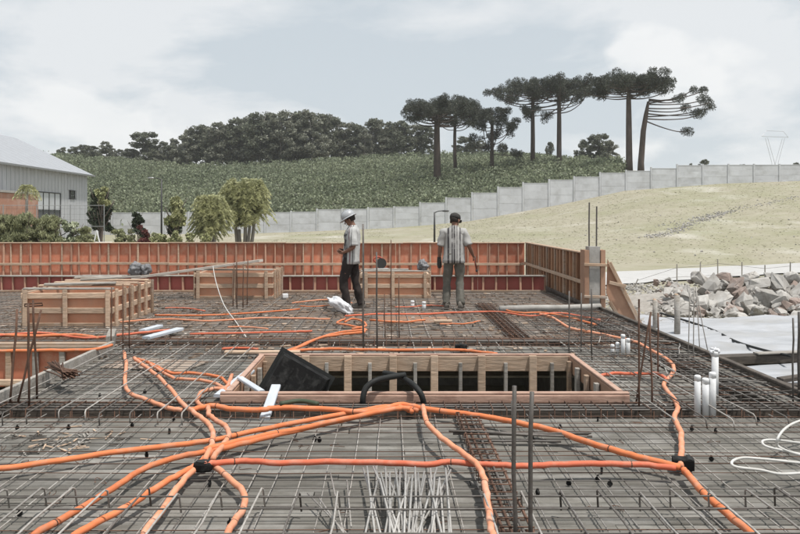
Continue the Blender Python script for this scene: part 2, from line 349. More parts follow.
M['road'] = mat('gravel_road', (.46, .455, .445), (.39, .385, .375), 3, rough=.95, bump=.3, stain=(.36, .35, .33), stain_scale=.6, stain_amt=.5)

# ------------------------------------------------------------------ terrain
DX0, DX1, DY1 = -12.0, 3.80, 20.9        # footprint of the storey under the deck
WBX = [-70, -26, -11, 1.08, 7.4, 15.5, 21.3, 30, 37, 70]
WBZ = [.0, .1, .25, .75, 1.35, 2.85, 4.1, 4.75, 5.0, 5.4]
RGX = [-140, -74, -42, -20, 2.7, 25, 38, 52, 92, 160]
RGZ = [15.5, 15.0, 12.6, 13.4, 14.9, 15.3, 13.0, 10.8, 8.5, 7]
def gz(x, y):
    wb = np.interp(x, WBX, WBZ); rz = np.interp(x, RGX, RGZ)
    t = np.clip((y - 36) / 34, 0, 1)
    z = -.45 + (wb + .45) * t ** .92
    z = z + .10 * np.sin(x * .55 + y * .21) * np.sin(y * .37 + 1) * np.clip((y - 36) / 6, 0, 1) * np.clip((70 - y) / 8, 0, 1)
    s = np.clip((y - 70) / 105, 0, 1)
    z = z + (rz - wb) * (s ** .95)
    e = np.clip((y - 185) / 160, 0, 1); z = z * (1 - e * .75)
    return z
def build_ground():
    xs = np.concatenate([[-600, -400, -300, -200], np.arange(-150, -40, 5), np.arange(-40, -12.5, 1.5), [-12.1, -12.0, -8, -4, 0, 3.78, 3.86], np.arange(4.5, 40, .7), np.arange(40, 120, 5), [160, 220, 320, 520, 600]])
    ys = np.concatenate([[-200, -60, -20, -6.1, -6.0, 0, 5, 10, 15, 20.85, 20.95], np.arange(21.6, 72, .8), np.arange(73, 190, 4), [200, 230, 270, 320, 345, 500, 700, 900]])
    X, Y = np.meshgrid(xs, ys); Z = gz(X, Y)
    inside = (X > -12.05) & (X < 3.8) & (Y > -6.05) & (Y < 20.9); Z = np.where(inside, -2.8, Z)
    nx, ny = len(xs), len(ys)
    v = np.stack([X, Y, Z], -1).reshape(-1, 3)
    i = np.arange((ny - 1) * nx).reshape(ny - 1, nx)[:, :-1].ravel()
    f = np.stack([i, i + 1, i + 1 + nx, i + nx], 1)
    me = bpy.data.meshes.new('ground'); me.from_pydata(v.tolist(), [], f.tolist()); me.materials.append(M['ground'])
    me.polygons.foreach_set('use_smooth', [True] * len(me.polygons)); me.update()
    tag(link('ground', me), kind='structure', label='dry grassy ground sloping up to the concrete wall and crop field')
build_ground()
def build_road():
    m = MB(); pts = [(2, 23.2), (5, 25.0), (8, 27), (12.5, 29.8), (17.5, 32.6), (26, 36.5), (40, 41), (60, 46)]
    rows = []
    P = smooth_path([Vector((x, y, 0)) for x, y in pts], 8)
    for i, p in enumerate(P):
        t = (P[min(i + 1, len(P) - 1)] - P[max(i - 1, 0)]).normalized(); n = Vector((-t.y, t.x, 0)); row = []
        for k in range(9):
            q = p + n * ((k - 4) / 4 * 1.9 + .12 * math.sin(i * 1.3 + k)); row.append((q.x, q.y, float(gz(q.x, q.y)) + .05 + .03 * (1 - ((k - 4) / 4) ** 2)))
        rows.append(row)
    for i in range(len(rows) - 1):
        for k in range(8): m.poly([rows[i][k], rows[i][k + 1], rows[i + 1][k + 1], rows[i + 1][k]], [(0, 1, 2, 3)])
    tag(m.build('road', M['road'], smooth=True), kind='structure', label='pale gravel road running past the rock pile')
build_road()

# ------------------------------------------------------------------ deck (the slab form everything stands on)
EDGE = 3.72
OPN = (-1.42, 2.07, 6.90, 8.85)          # middle opening x0 x1 y0 y1
LOPN = (-12.0, -3.42, 4.6, 9.58)         # opening by the grey curb board
TRN = (-3.42, EDGE, 6.42, 6.84)          # cross trench for the beam cage
TRN2 = (-12.0, EDGE, 10.05, 10.40)
TRV = (.50, .80, -1.0, 6.42)             # lengthwise trench
TRV2 = (1.62, 1.95, 10.40, 14.6)
TRE = (3.02, 3.50, 6.84, 14.2)           # edge beam trench
HOLES = [OPN, LOPN, TRN, TRN2, TRV2, TRE]
def spans(y0, y1, xa, xb):
    s = [(xa, xb)]
    for h in HOLES:
        if h[2] < y1 - 1e-6 and h[3] > y0 + 1e-6:
            n = []
            for a, b in s:
                if h[1] <= a or h[0] >= b: n.append((a, b)); continue
                if h[0] - a > .03: n.append((a, h[0]))
                if b - h[1] > .03: n.append((h[1], b))
            s = n
    return s
def build_deck():
    deck = empty('floor_deck', (0, 0, 0)); deck['kind'] = 'structure'; deck['label'] = 'grey weathered plank deck of the slab formwork'
    pw = .105; cuts = sorted({h[2] for h in HOLES} | {h[3] for h in HOLES} | {10.05})
    y = 2.2; rows = []
    while y < 10.05 - 1e-6:
        y2 = min(y + pw, min([c for c in cuts if c > y + .012] + [10.05])); rows.append((y, y2)); y = y2
    for y0, y1 in rows:
        for a, b in spans(y0, y1, -5.2 if y0 < 9.6 else -7.0, EDGE):
            x = a
            while x < b - .02:
                l = random.uniform(2.2, 4.0); x2 = b if b - x < l + .5 else x + l
                th = .025; o = piece('plank', (round(x2 - x - .006, 2), round(y1 - y0 - .009, 3), th), ((x + x2) / 2, (y0 + y1) / 2, -th / 2 - random.uniform(0, .005)), M['plank'], deck,
                          (random.uniform(-.006, .006), random.uniform(-.0008, .0008), random.uniform(-.0012, .0012)))
                x = x2
    # deck beyond, where single boards can no longer be told apart
    m = MB()
    cy = [10.05, 10.40, 14.2, 14.6, 20.6]
    for i in range(len(cy) - 1):
        for a, b in spans(cy[i], cy[i + 1], -12, EDGE):
            m.box(((a + b) / 2, (cy[i] + cy[i + 1]) / 2, -.0125), (b - a, cy[i + 1] - cy[i], .025))
    m.build('plank_field', M['deckfar'], deck)['kind'] = 'stuff'
    # near the camera's feet and beside it
    m = MB(); 
    for a, b in spans(-1, 2.2, -5.2, EDGE): m.box(((a + b) / 2, .595, -.0125), (b - a, 3.2, .025))
    m.build('plank_field', M['deckfar'], deck)['kind'] = 'stuff'
    # trench forms
    for h in (TRN, TRN2, TRV2, TRE):
        cx, cyy = (h[0] + h[1]) / 2, (h[2] + h[3]) / 2; dx, dy = h[1] - h[0], h[3] - h[2]
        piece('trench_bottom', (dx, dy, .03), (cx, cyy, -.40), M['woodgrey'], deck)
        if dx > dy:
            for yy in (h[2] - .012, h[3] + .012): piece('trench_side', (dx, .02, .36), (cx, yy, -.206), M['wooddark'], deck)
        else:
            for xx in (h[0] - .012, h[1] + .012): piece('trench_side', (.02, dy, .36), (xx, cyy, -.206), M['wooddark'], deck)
    return deck
DECK = build_deck()
def basement():  # unseen walls added to stop daylight leaking in below the deck
    t = empty('void_light_block', (0, 0, 0)); t['kind'] = 'structure'; t['label'] = 'unseen concrete walls added under the deck to keep light out of the void'
    piece('wall', (15.6, .18, 2.74), (-4.15, 20.72, -1.42), M['conc'], t); piece('wall', (.16, 26.6, 2.66), (-11.9, 7.3, -1.46), M['conc'], t); piece('wall', (.10, 26.6, 2.6), (3.64, 7.3, -1.78), M['conc'], t)
basement()
def edge_board():
    e = empty('edge_form', (EDGE, 9, 0), label='dark edge board along the deck beside the white tarpaulin', cat='formwork')
    for y0, y1 in ((2.0, 5.9), (5.9, 9.8), (9.8, 13.75)):
        piece('board', (.035, y1 - y0 - .006, .34), (.02, (y0 + y1) / 2 - 9, -.11), M['wooddark'], e)
        piece('board', (.06, y1 - y0 - .006, .03), (.02, (y0 + y1) / 2 - 9, .078), M['wooddark'], e)
edge_board()

# ------------------------------------------------------------------ formwork walls
def back_wall():
    Y = 20.6; x0, x1 = -12.0, 3.62
    t = empty('formwork_wall', (x0, Y, 0), label='long orange plywood formwork wall with close studs along the deck end', cat='formwork wall')
    x = 0; L = x1 - x0; i = 0
    while x < L - .05:
        w = min(1.22, L - x); piece('panel', (w - .006, .018, 1.12), (x + w / 2, .03 + random.uniform(0, .006), .44), M['plyor'], t); x += 1.22
    n = int(L / .257)
    for i in range(n + 1):
        lean = random.uniform(-.014, .014)
        wd = random.choice((.03, .035, .045)); piece('stud', (wd, .05, 1.04), (i * .257 + random.uniform(-.035, .035), -.005, .44), M['studp'] if random.random() < .75 else M['woodpale'], t, (0, lean, 0))
    x = 0
    while x < L - .05:
        w = min(3.1, L - x); piece('top_rail', (w - .006, .10, .028), (x + w / 2, 0, .993 + random.uniform(-.006, .006)), M['woodpale'], t, (0, random.uniform(-.002, .002), 0))
        piece('mid_rail', (w - .006, .03, .065), (x + w / 2, -.05, .44 + random.uniform(-.012, .012)), M['woodpale'], t, (0, random.uniform(-.003, .003), 0)); x += 3.1
    piece('bottom_rail', (L, .05, .06), (L / 2, -.052, .03), M['wood'], t)
back_wall()
def inner_form():
    Y = 17.3; x0, x1 = -10.2, 3.5
    t = empty('upstand_form', (x0, Y, 0), label='low red plywood upstand form running in front of the tall formwork wall', cat='formwork')
    L = x1 - x0; x = 0
    while x < L - .05:
        w = min(1.22, L - x); piece('panel', (w - .006, .018, .33), (x + w / 2, .03 + random.uniform(0, .005), .185), M['plyred'], t); x += 1.22
    for i in range(int(L / .268) + 1):
        piece('stud', (random.choice((.03, .035, .045)), .05, .31), (i * .268 + random.uniform(-.02, .02), -.005, .18), M['studp'], t, (0, random.uniform(-.02, .02), 0))
    x = 0
    while x < L - .05:
        w = min(3.4, L - x); piece('top_rail', (w - .01, .12, .03), (x + w / 2, .0, .362 + random.uniform(-.005, .008)), M['woodgrey'], t, (0, random.uniform(-.003, .003), 0))
        piece('bottom_rail', (w - .01, .05, .05), (x + w / 2, -.056, .026), M['wood'], t); x += 3.4
inner_form()
def side_wall():
    X = 3.64; y0, y1 = 14.35, 20.52
    t = empty('formwork_wall', (X, y0, 0), label='brown plywood formwork wall with vertical boards running back from the column', cat='formwork wall')
    L = y1 - y0; y = 0
    while y < L - .05:
        w = min(1.22, L - y); piece('panel', (.018, w - .006, 1.1), (.06, y + w / 2, .46), M['plybr'], t); y += 1.22
    for i in range(int(L / .29) + 1):
        piece('stud', (.06, random.choice((.05, .07, .09)), 1.05), (.018, i * .29 + .05 + random.uniform(-.03, .03), .455), M['plybr'] if i % 3 else M['wood'], t)
    piece('mid_rail', (.035, L, .07), (-.032, L / 2, .46), M['woodpale'], t); piece('top_rail', (.11, L, .03), (.03, L / 2, 1.0), M['wood'], t)
    piece('bottom_rail', (.035, L, .09), (-.032, L / 2, .05), M['wooddark'], t)
side_wall()
def column():
    c = Vector((3.68, 13.98, 0))
    t = empty('concrete_column', c, label='cast concrete column in plywood form sides with two starter bars', cat='column')
    piece('shaft', (.20, .26, 1.16), (0, 0, .56), M['conc'], t)
    for s in (-1, 1): piece('form_side', (.085, .30, 1.10), (s * .145, .0, .53), M['plytan'], t)
    for z in (.25, .82): piece('clamp', (.40, .05, .05), (0, -.175, z), M['wood'], t, (0, .03, 0))
    for s, hgt in ((-1, 1.93), (1, 1.86)):
        MB().tube([(s * .065, .0, 1.1), (s * .068, .0, 1.5), (s * .066 + .004, .0, hgt)], .014, 6).build('starter_bar', M['rebar'], t)
    b = empty('raking_brace', (3.95, 14.0, -.45), label='plywood raking brace triangle propping the concrete column', cat='brace')
    m = MB(); top = (.0, 0, 1.36); out = (.62, 0, .02); inn = (.28, 0, .02)
    pts = [top, out, inn, (-.02, 0, .75)]
    m.poly([(x, y - .01, z) for x, y, z in pts] + [(x, y + .01, z) for x, y, z in pts], [(0, 1, 2, 3), (7, 6, 5, 4), (0, 4, 5, 1), (1, 5, 6, 2), (2, 6, 7, 3), (3, 7, 4, 0)])
    m.build('gusset', M['plytan'], b)
    board('strut', (.02, -.05, 1.30), (.66, -.05, .03), .04, .07, M['wood'], b); board('strut', (.02, -.055, .60), (.36, -.055, .03), .04, .06, M['wood'], b)
    board('strut', (.0, -.10, .95), (.30, -.10, .88), .03, .06, M['woodpale'], b)
column()

# middle opening
def opening():
    x0, x1, y0, y1 = OPN
    t = empty('opening_form', (x0, y0, 0), label='rectangular timber-lined opening in the deck with dark void below', cat='formwork')
    W, D = x1 - x0, y1 - y0
    piece('rim_board', (W + .12, .045, .13), (W / 2, -.024, .022), M['woodpink'], t)           # front rim
    piece('rim_cap', (W + .12, .06, .022), (W / 2, -.01, .098), M['woodpink'], t)
    piece('front_lining', (W, .02, .5), (W / 2, .012, -.30), M['plytan'], t)
    piece('header_board', (W, .022, .17), (W / 2, D - .012, -.005), M['woodpale'], t)
    piece('rim_cap', (W + .1, .055, .022), (W / 2, D + .012, .092), M['woodpink'], t)
    piece('bottom_rail', (W, .05, .05), (W / 2, D - .03, -.375), M['woodpale'], t)
    px = [348, 370, 393, 415, 434, 460, 481, 505, 532, 551, 306, 327]
    for i, p in enumerate(px):
        X = (p - CX) / F * y1 - x0; wide = p in (348, 393, 434, 481, 532, 306)
        piece('stud', (.085 if wide else .04, .045, .45 if wide else .36), (X, D - .05, -.135 if wide else -.17), M['woodgrey'] if i % 2 else M['woodpale'], t)
    for s, X in ((1, W - .012), (-1, .012)):
        piece('side_lining', (.02, D, .17), (X, D / 2, -.005), M['plytan'], t)
        piece('rim_cap', (.055, D - .12, .022), (X + s * .02, D / 2, .096), M['woodpink'], t)
        piece('bottom_rail', (.05, D, .05), (X - s * .02, D / 2, -.375), M['woodpale'], t)
        for k in range(5): piece('stud', (.045, .07, .42), (X - s * .04, .25 + k * .38, -.16), M['woodgrey'] if k % 2 else M['wood'], t)
    return t
opening()
def side_opening():
    x0, x1, y0, y1 = LOPN
    t = empty('opening_form', (x1, y1, 0), label='open shaft form with pink plywood lining and a long grey curb board', cat='formwork')
    for y in (0, 1):
        L = (y1 - 4.6) / 2; piece('curb_board', (.045, L - .005, .20), (.03, -L * (y + .5), .035), M['woodgrey'], t)
    piece('lining', (.02, y1 - 4.6, .5), (-.01, -(y1 - 4.6) / 2, -.3), M['plytan'], t)
    for k in range(4): piece('panel', (1.2, .02, .46), (-.62 - k * 1.21, .012, -.20), M['plyor'], t)
    for k in range(14): piece('stud', (.07, .045, .5), (-.25 - k * .33, -.022, -.19), M['woodgrey'] if k % 3 else M['wood'], t)
    for z, mm in ((.05, 'wood'), (-.36, 'woodpale')): piece('rail', (4.9, .06, .07), (-2.46, -.075 if z < 0 else -.03, z), M[mm], t)
    piece('rim_cap', (4.9, .12, .025), (-2.46, .03, .099), M['wood'], t)
side_opening()

def form_box(loc, w, d, h, label, nx, ny, seed, extra=True):
    random.seed(seed)
    t = empty('column_head_form', loc, label=label, cat='formwork box', group='timber form boxes on the deck')
    for y, s in ((0, -1), (d, 1)):
        piece('panel', (w, .018, h - .02), (w / 2, y, h / 2), M['plybox'], t)
        for k, z in enumerate((.035, h * .5, h - .04)):
            piece('rail', (w + .1, .035, .085), (w / 2, y + s * .028, z + random.uniform(-.01, .01)), M['woodpale'] if k else M['wood'], t, (0, random.uniform(-.008, .008), 0))
        for i in range(nx): piece('post', (.065, .035, h + .05), (.06 + (w - .12) * i / (nx - 1) + random.uniform(-.04, .04), y + s * .065, h / 2 + .02 + .01 * (i % 2)), M['woodpale'], t, (0, random.uniform(-.02, .02), 0))
    for x, s in ((0, -1), (w, 1)):
        piece('panel', (.018, d - .03, h - .02), (x, d / 2, h / 2), M['plybox'], t)
        for k, z in enumerate((.035, h * .5, h - .04)):
            piece('rail', (.035, d + .02, .085), (x + s * .028, d / 2, z + random.uniform(-.01, .01)), M['woodpale'], t)
        for i in range(ny): piece('post', (.035, .07, h + .06), (x + s * .065, .08 + (d - .16) * i / (ny - 1), h / 2 + .025), M['wood'] if i % 2 else M['woodpale'], t)
    piece('top_board', (w + .06, .11, .025), (w / 2, .03, h + .063), M['woodgrey'], t, (0, 0, random.uniform(-.01, .01)))
    if extra:
        for k in range(3): piece('cross_board', (w + .1, .09, .03), (w / 2 + .03, d * (.3 + .25 * k), h + .068), M['woodpale'], t, (0, 0, random.uniform(-.15, .15)))
    random.seed(seed + 1)
    return t
form_box((-5.46, 11.72, .0), 1.28, 1.95, .52, 'large timber form box with loose boards piled on top', 3, 6, 3)
form_box((-3.86, 15.72, .0), 1.50, 1.2, .54, 'square form box under the tilted long plank', 3, 4, 11, False)
form_box((-.52, 15.95, .0), 1.32, 1.0, .50, 'form box carrying a saw, between the two workers', 3, 3, 17, False)
for a, b, w, lb in (((-5.3, 12.0, .625), (-4.3, 12.3, .625), .14, 'short grey board lying across the large form box'), ((-5.1, 12.9, .625), (-4.2, 13.2, .66), .10, 'narrow board propped slightly up on the large form box'), ((-5.35, 13.3, .63), (-4.6, 13.45, .63), .12, 'short board on the far rim of the large form box')):
    tag(board('timber_offcut', a, b, w, .03, M['woodgrey'], None), lb, 'timber')
piece_ = board('plank', at(134, 278, 16.2), at(261, 260.5, 15.5), .2, .055, M['plankpale'], None); tag(piece_, 'long grey plank tilted over the square form box', 'plank')
tag(MB().tube(smooth_path([at(213, 266, 15.3), at(216, 282, 14.5), at(224, 305, 13.0), gp(236, 322, .05), gp(246, 337, .05)], 4), .008, 5).build('cord', M['whose'], smooth=True), 'thin white cord hanging from the tilted plank to the deck', 'cord')

# ------------------------------------------------------------------ reinforcement
def bar_mesh(pts, r, m, n=5): return MB().tube(pts, r, n).mesh('bar', m, True)
def wob(p, q, k=5, a=.012, z=0):
    p, q = Vector(p), Vector(q); out = []
    for i in range(k + 1):
        v = p.lerp(q, i / k); v += Vector((random.uniform(-a, a), random.uniform(-a, a), random.uniform(-a * .45, a * .45))); out.append(v)
    return out
def split_x(y, xa, xb, holes):
    s = [(xa, xb)]
    for h in holes:
        if h[2] < y < h[3]: s = [(a, b) for A, B in s for a, b in (((A, min(B, h[0])), (max(A, h[1]), B)) if (h[0] < B and h[1] > A) else ((A, B),)) if b - a > .15]
    return s
def split_y(x, ya, yb, holes):
    s = [(ya, yb)]
    for h in holes:
        if h[0] < x < h[1]: s = [(a, b) for A, B in s for a, b in (((A, min(B, h[2])), (max(A, h[3]), B)) if (h[2] < B and h[3] > A) else ((A, B),)) if b - a > .15]
    return s
BIG = [(OPN[0] - .08, OPN[1] + .08, OPN[2] - .1, OPN[3] + .1), (LOPN[0], LOPN[1] + .06, LOPN[2], LOPN[3] + .05)]
BOXES = [(-5.6, -4.05, 11.6, 13.8), (-3.95, -2.25, 15.55, 17.1), (-.65, .9, 15.8, 17.1)]
def rebar_mesh(x0, x1, y0, y1, sx, sy, z, r, label, mt='steel', holes=(), pale=.6):
    t = empty('rebar_mesh', (0, 0, 0), label=label, cat='rebar mesh', group='steel meshes laid over the deck')
    x = x0 + sx / 2
    while x < x1:
        for a, b in split_y(x, y0, y1, holes):
            g = random.uniform(-.02, .02); d = random.uniform(-.018, .018)
            link('bar', bar_mesh(wob((x + g, a, z), (x + g + d, b, z)), r, M['steel'] if random.random() < pale else M['rebar']), t)
        x += sx
    y = y0 + sy / 2
    while y < y1:
        for a, b in split_x(y, x0, x1, holes):
            g = random.uniform(-.02, .02); d = random.uniform(-.015, .015)
            link('bar', bar_mesh(wob((a, y + g, z + r * 2), (b, y + g + d, z + r * 2), 6), r * .8, M['rebar'] if random.random() < .65 else M['rust']), t)
        y += sy
    return t
random.seed(21)
rebar_mesh(-4.4, 3.66, 2.6, 6.40, .152, .15, .032, .0040, 'steel mesh under the junction of the orange conduits', holes=BIG, pale=.85)
rebar_mesh(-3.3, -1.5, 6.86, 10.0, .155, .15, .034, .0045, 'steel mesh between the grey curb board and the middle opening', holes=BIG)
rebar_mesh(2.16, 3.68, 6.6, 14.0, .14, .16, .05, .0055, 'dense steel mesh between the middle opening and the dark edge board', holes=BIG)
rebar_mesh(-9.0, 3.6, 9.0, 17.0, .21, .20, .036, .0055, 'steel mesh reaching back to the low red upstand form', holes=BIG + BOXES)
def hooked(x, ya, yb, z, hook, nm, lbl, grp):
    """top bar with its end bent down onto the deck"""
    d = .03 if yb > ya else -.03
    p = [(x, ya, z + random.uniform(-.006, .006))] + [(x + random.uniform(-.012, .012), ya + (yb - ya) * k / 4, z + random.uniform(-.006, .006)) for k in (1, 2, 3)] + [(x, yb - d, z), (x + .004, yb, z - .015), (x + .012, yb + d * .3, z - hook)]
    o = MB().tube(p, .0058, 6).build('hooked_bar', random.choice((M['steel'], M['rebar'], M['steel'])), None, True)
    tag(o, lbl, 'rebar', grp)
random.seed(5)
for i in range(27):
    x = -2.55 + i * .205 + random.uniform(-.03, .03)
    if -.15 < x < .40: continue
    hooked(x, 2.4, 4.28 + random.uniform(-.06, .06), .155, .115, 'hooked_bar', 'hooked top bar of the row ending short of the conduit junction', 'hooked top bars near the conduit junction')
for y in (3.70, 4.02, 4.2):
    o = MB().tube(wob((-2.7, y, .143), (2.95, y + .02, .143), 8, .006), .005, 6).build('distribution_bar', M['rebar'], None, True); tag(o, 'straight cross bar tied under the hooked top bars', 'rebar', 'cross bars under the hooked bars')
for i in range(9):
    x = -3.25 + i * .2 + random.uniform(-.03, .03)
    hooked(x, 9.5, 6.12 + random.uniform(-.08, .1), .11, .09, 'hooked_bar', 'hooked top bar crossing the beam cage beside the grey curb board', 'hooked top bars over the cross beam')
for i in range(6):
    x = 2.2 + i * .23 + random.uniform(-.03, .03)
    hooked(x, 8.6, 6.05 + random.uniform(-.12, .1), .10, .08, 'hooked_bar', 'hooked top bar crossing the beam cage beside the dark edge board', 'hooked top bars by the edge board')
def cage(a, b, w, h, ztop, pitch, label, mt='rust', r=.007):
    a, b = Vector(a), Vector(b); x = (b - a); L = x.length; x.normalize(); n = Vector((-x.y, x.x, 0))
    t = empty('beam_cage', a, label=label, cat='beam cage', group='beam cages in the trenches')
    for s in (-1, -.33, .33, 1):
        for z in ((ztop, ztop - h) if h > .1 else (ztop,)):
            p = n * (w / 2 * s) + Vector((0, 0, z)); link('bar', bar_mesh(wob(p - x * .05, p + x * (L + .05), 8, .007), r * 1.3, M[mt if random.random() < .7 else 'rebar'], 6), t)
    q = [n * (w / 2), n * (-w / 2)]
    hw = w / 2 + .012; me = None
    for k in range(int(L / pitch)):
        if me is None:
            pr = [n * hw + Vector((0, 0, ztop + .012)), n * -hw + Vector((0, 0, ztop + .012)), n * -hw + Vector((0, 0, ztop - h - .012)), n * hw + Vector((0, 0, ztop - h - .012)), n * hw + Vector((0, 0, ztop + .014))]
            me = bar_mesh(pr, .0045, M[mt], 4)
        link('stirrup', me, t, x * (pitch * (k + .5) + random.uniform(-.015, .015)), (0, 0, random.uniform(-.05, .05)))
    return t
random.seed(9)
cage((-3.35, 6.64, 0), (3.66, 6.62, 0), .26, .30, .045, .13, 'rusty beam cage crossing in front of the middle opening')
cage((-8.5, 10.22, 0), (3.6, 10.22, 0), .22, .30, .05, .15, 'rusty beam cage crossing behind the middle opening')
cage((.66, 2.3, 0), (.63, 6.40, 0), .15, .045, .085, .12, 'rusty lengthwise beam cage beside the two thick starter bars')
cage((1.78, 10.42, 0), (1.79, 14.55, 0), .22, .28, .06, .13, 'rusty lengthwise beam cage running towards the worker with the cap')
cage((3.26, 6.9, 0), (3.26, 14.1, 0), .34, .30, .05, .15, 'edge beam cage along the dark edge board', 'rebar')

def starter(name, pxb, pyb, pxt, pyt, r, label, group=None, mt='rebar', z=0.0, dY=0.0):
    a = gp(pxb, pyb, z); b = at(pxt, pyt, a.y + dY)
    k = [a.lerp(b, i / 4) + Vector((random.uniform(-.006, .006), random.uniform(-.006, .006), 0)) for i in range(5)]; k[0] = a; k[4] = b
    o = MB().tube(k, r, 6).build(name, M[mt], None, True); return tag(o, label, 'rebar', group)
random.seed(12)
g = 'thick starter bars'
starter('starter_bar', 515, 560, 514.5, 386, .0115, 'thick starter bar standing beside the rusty lengthwise cage', g)
starter('starter_bar', 531, 560, 532, 392, .0115, 'thick starter bar standing off the rusty lengthwise cage, beyond its twin', g)
starter('starter_bar', 516.5, 548, 512, 401, .006, 'thin bar tied against the thick starter bar', g)
g = 'starter bars behind the opening'
for px, pb, pt, r in ((363, 352, 224, .013), (376.5, 352, 252, .012), (384.5, 341, 294, .008), (391, 344, 240, .007), (399, 342, 276, .008)):
    starter('starter_bar', px + .5, pb, px, pt, r, 'tall starter bar standing behind the opening in front of the workers', g, 'rebar' if px < 380 else 'rust')
g = 'starter bars by the square form box'
for px, pt in ((233, 264), (237, 262), (243, 264), (247, 259)):
    starter('starter_bar', px, 308 + random.uniform(-2, 2), px + random.uniform(-1, 1), pt, .011, 'starter bar of the cluster in front of the square form box', g, 'rust')
g = 'starter bars beside the shaft form'
ringp = gp(33, 400, 0.0)
for a, b in (((10, 403), (17, 309)), ((29, 406), (28, 304)), ((37, 399), (33, 300)), ((18, 402), (41, 310))):
    starter('starter_bar', a[0], a[1], b[0], b[1], .0095, 'starter bar rising from the shaft form curb', g, 'rust', .06)
st = MB().tube([at(25, 304, 7.0), at(42, 303, 7.0), at(42.5, 305.5, 7.1), at(24.5, 306.5, 7.1), at(25, 304, 7.0)], .007, 5).build('stirrup_ring', M['rust'], None, True); tag(st, 'rusty stirrup ring tied round the bars at the shaft form', 'rebar')
g = 'starter bars by the large form box'
for px, pt in ((111.5, 287), (123, 284), (129.5, 286)):
    starter('starter_bar', px, 352, px, pt, .008, 'slim starter bar in front of the large form box', g, 'rust')
g = 'starter bars behind the edge beam'
for px, pb, pt in ((569, 356, 291), (581, 352, 293), (592, 360, 289)):
    starter('starter_bar', px, pb, px + random.uniform(-1, 1), pt, .009, 'starter bar at the far corner of the middle opening', g, 'rebar')
g = 'starter bars by the edge board'
for a, b in (((639, 412), (639, 308)), ((636, 404), (651, 312)), ((652, 410), (650, 318)), ((658, 380), (658, 313))):
    starter('starter_bar', *a, *b, .0085, 'starter bar beside the dark edge board near the white pipes', g, 'rust')
g = 'thin wires at the timber post'
for a, b in (((688, 356), (690, 287)), ((693.5, 361), (694, 287)), ((700, 354), (696, 287)), ((708, 352), (695.5, 287))):
    starter('wire_tie', *a, *b, .006, 'thin grey bar of the bunch gathered above the white tarpaulin', g, 'steel')
for px, pb, pt, r in ((793, 405, 318, .008), (799.5, 400, 312, .016)):
    starter('starter_bar', px, pb, px, pt, r, 'starter bar by the edge board above the dark beam', 'starter bars over the dark beam')
def bundle(name, a, b, n, spread, r, label, mt='rust'):
    t = empty(name, a, label=label, cat='rebar bundle'); a, b = Vector(a), Vector(b)
    for i in range(n):
        o = Vector((random.uniform(-spread, spread), random.uniform(-spread, spread), random.uniform(0, spread))); e = Vector((random.uniform(-spread, spread), random.uniform(-spread, spread), random.uniform(0, spread)))
        link('bar', bar_mesh([o + Vector((0, 0, .0)), (b - a) * .5 + (o + e) * .35, b - a + e], r, M[mt], 4), t)
p = gp(62, 377, .14); bundle('stirrup_bundle', p + Vector((-.18, .25, .02)), p + Vector((.12, -.10, .0)), 44, .08, .0075, 'bundle of rusty stirrups resting on the grey curb board')
p0 = gp(452, 434, .07); p1 = gp(588, 437, .07); bundle('bar_bundle', p0, p1, 5, .03, .009, 'flat bundle of dark bars lying behind the thick starter bars', 'rebar')
for a, b in (((462, 440), (560, 441)), ((530, 434), (592, 433))):
    tag(MB().tube(wob(gp(*a, .08), gp(*b, .08), 5), .008, 6).build('loose_bar', M['rebar'], None, True), 'dark bar lying loose across the rusty lengthwise cage', 'rebar', 'loose dark bars')
random.seed(64)
for i in range(34):
    x, y = random.uniform(2.3, 3.5), random.uniform(6.7, 12.5); a_ = random.uniform(-.5, .5) + (0 if i % 2 else 1.57); l = random.uniform(.5, 1.3); d = Vector((math.cos(a_), math.sin(a_), 0)) * l / 2
    p = Vector((x, y, .085 + random.uniform(0, .03))); q, w_ = p - d, p + d; q.x, w_.x = min(max(q.x, 2.2), 3.62), min(max(w_.x, 2.2), 3.62)
    tag(MB().tube(wob(q, w_, 4, .012), .0055, 5).build('loose_bar', M[random.choice(('rebar', 'rust', 'rebar', 'steel'))], None, True), 'loose bar jumbled over the dense mesh by the edge board', 'rebar', 'loose bars over the edge mesh')
def debris():
    m = MB(); rr = random.Random(15); mats = []
    for i in range(2600):
        x = rr.uniform(-7, 3.2); y = 9.1 + 7.9 * rr.random(); s_ = rr.uniform(.01, .05)
        if any(h_[0] < x < h_[1] and h_[2] < y < h_[3] for h_ in HOLES + BOXES): continue
        m.box((x, y, s_ * .25), (s_ * rr.uniform(1, 4), s_, s_ * .5), Matrix.Rotation(rr.uniform(0, 3), 3, 'Z') @ Matrix.Rotation(rr.uniform(-.3, .3), 3, 'X'))
    tag(m.build('debris', M['debris']), 'sawdust, chips and rubble littering the deck between the form boxes', 'debris', kind='stuff')
debris()
# fan of pale rods
random.seed(31)
for i in range(34):
    xt = 366 + 88 * ((i * .618) % 1) + random.uniform(-3, 3); xb = 410 + (xt - 410) * random.uniform(.35, 1.0) + random.uniform(-22, 22)
    z0 = .06 + random.uniform(0, .05); a = gp(xt, random.uniform(466, 480), .07 + random.uniform(0, .10)); b = gp(xb, random.uniform(545, 580), z0)
    tag(MB().tube([a, a.lerp(b, .5) + Vector((0, 0, random.uniform(-.02, .02))), b], .0062, 6).build('steel_rod', M['rodpale'], None, True), 'pale straight rod in the fan of rods on the mesh', 'rod', 'fan of pale rods')
for i in range(12):
    a = gp(300 + random.uniform(0, 70), random.uniform(470, 500), .06); b = gp(340 + random.uniform(0, 60), random.uniform(520, 550), .07)
    if i < 4: tag(MB().tube([a, b], .005, 5).build('steel_rod', M['steel'], None, True), 'pale rod lying askew beside the fan of rods', 'rod', 'rods beside the fan')

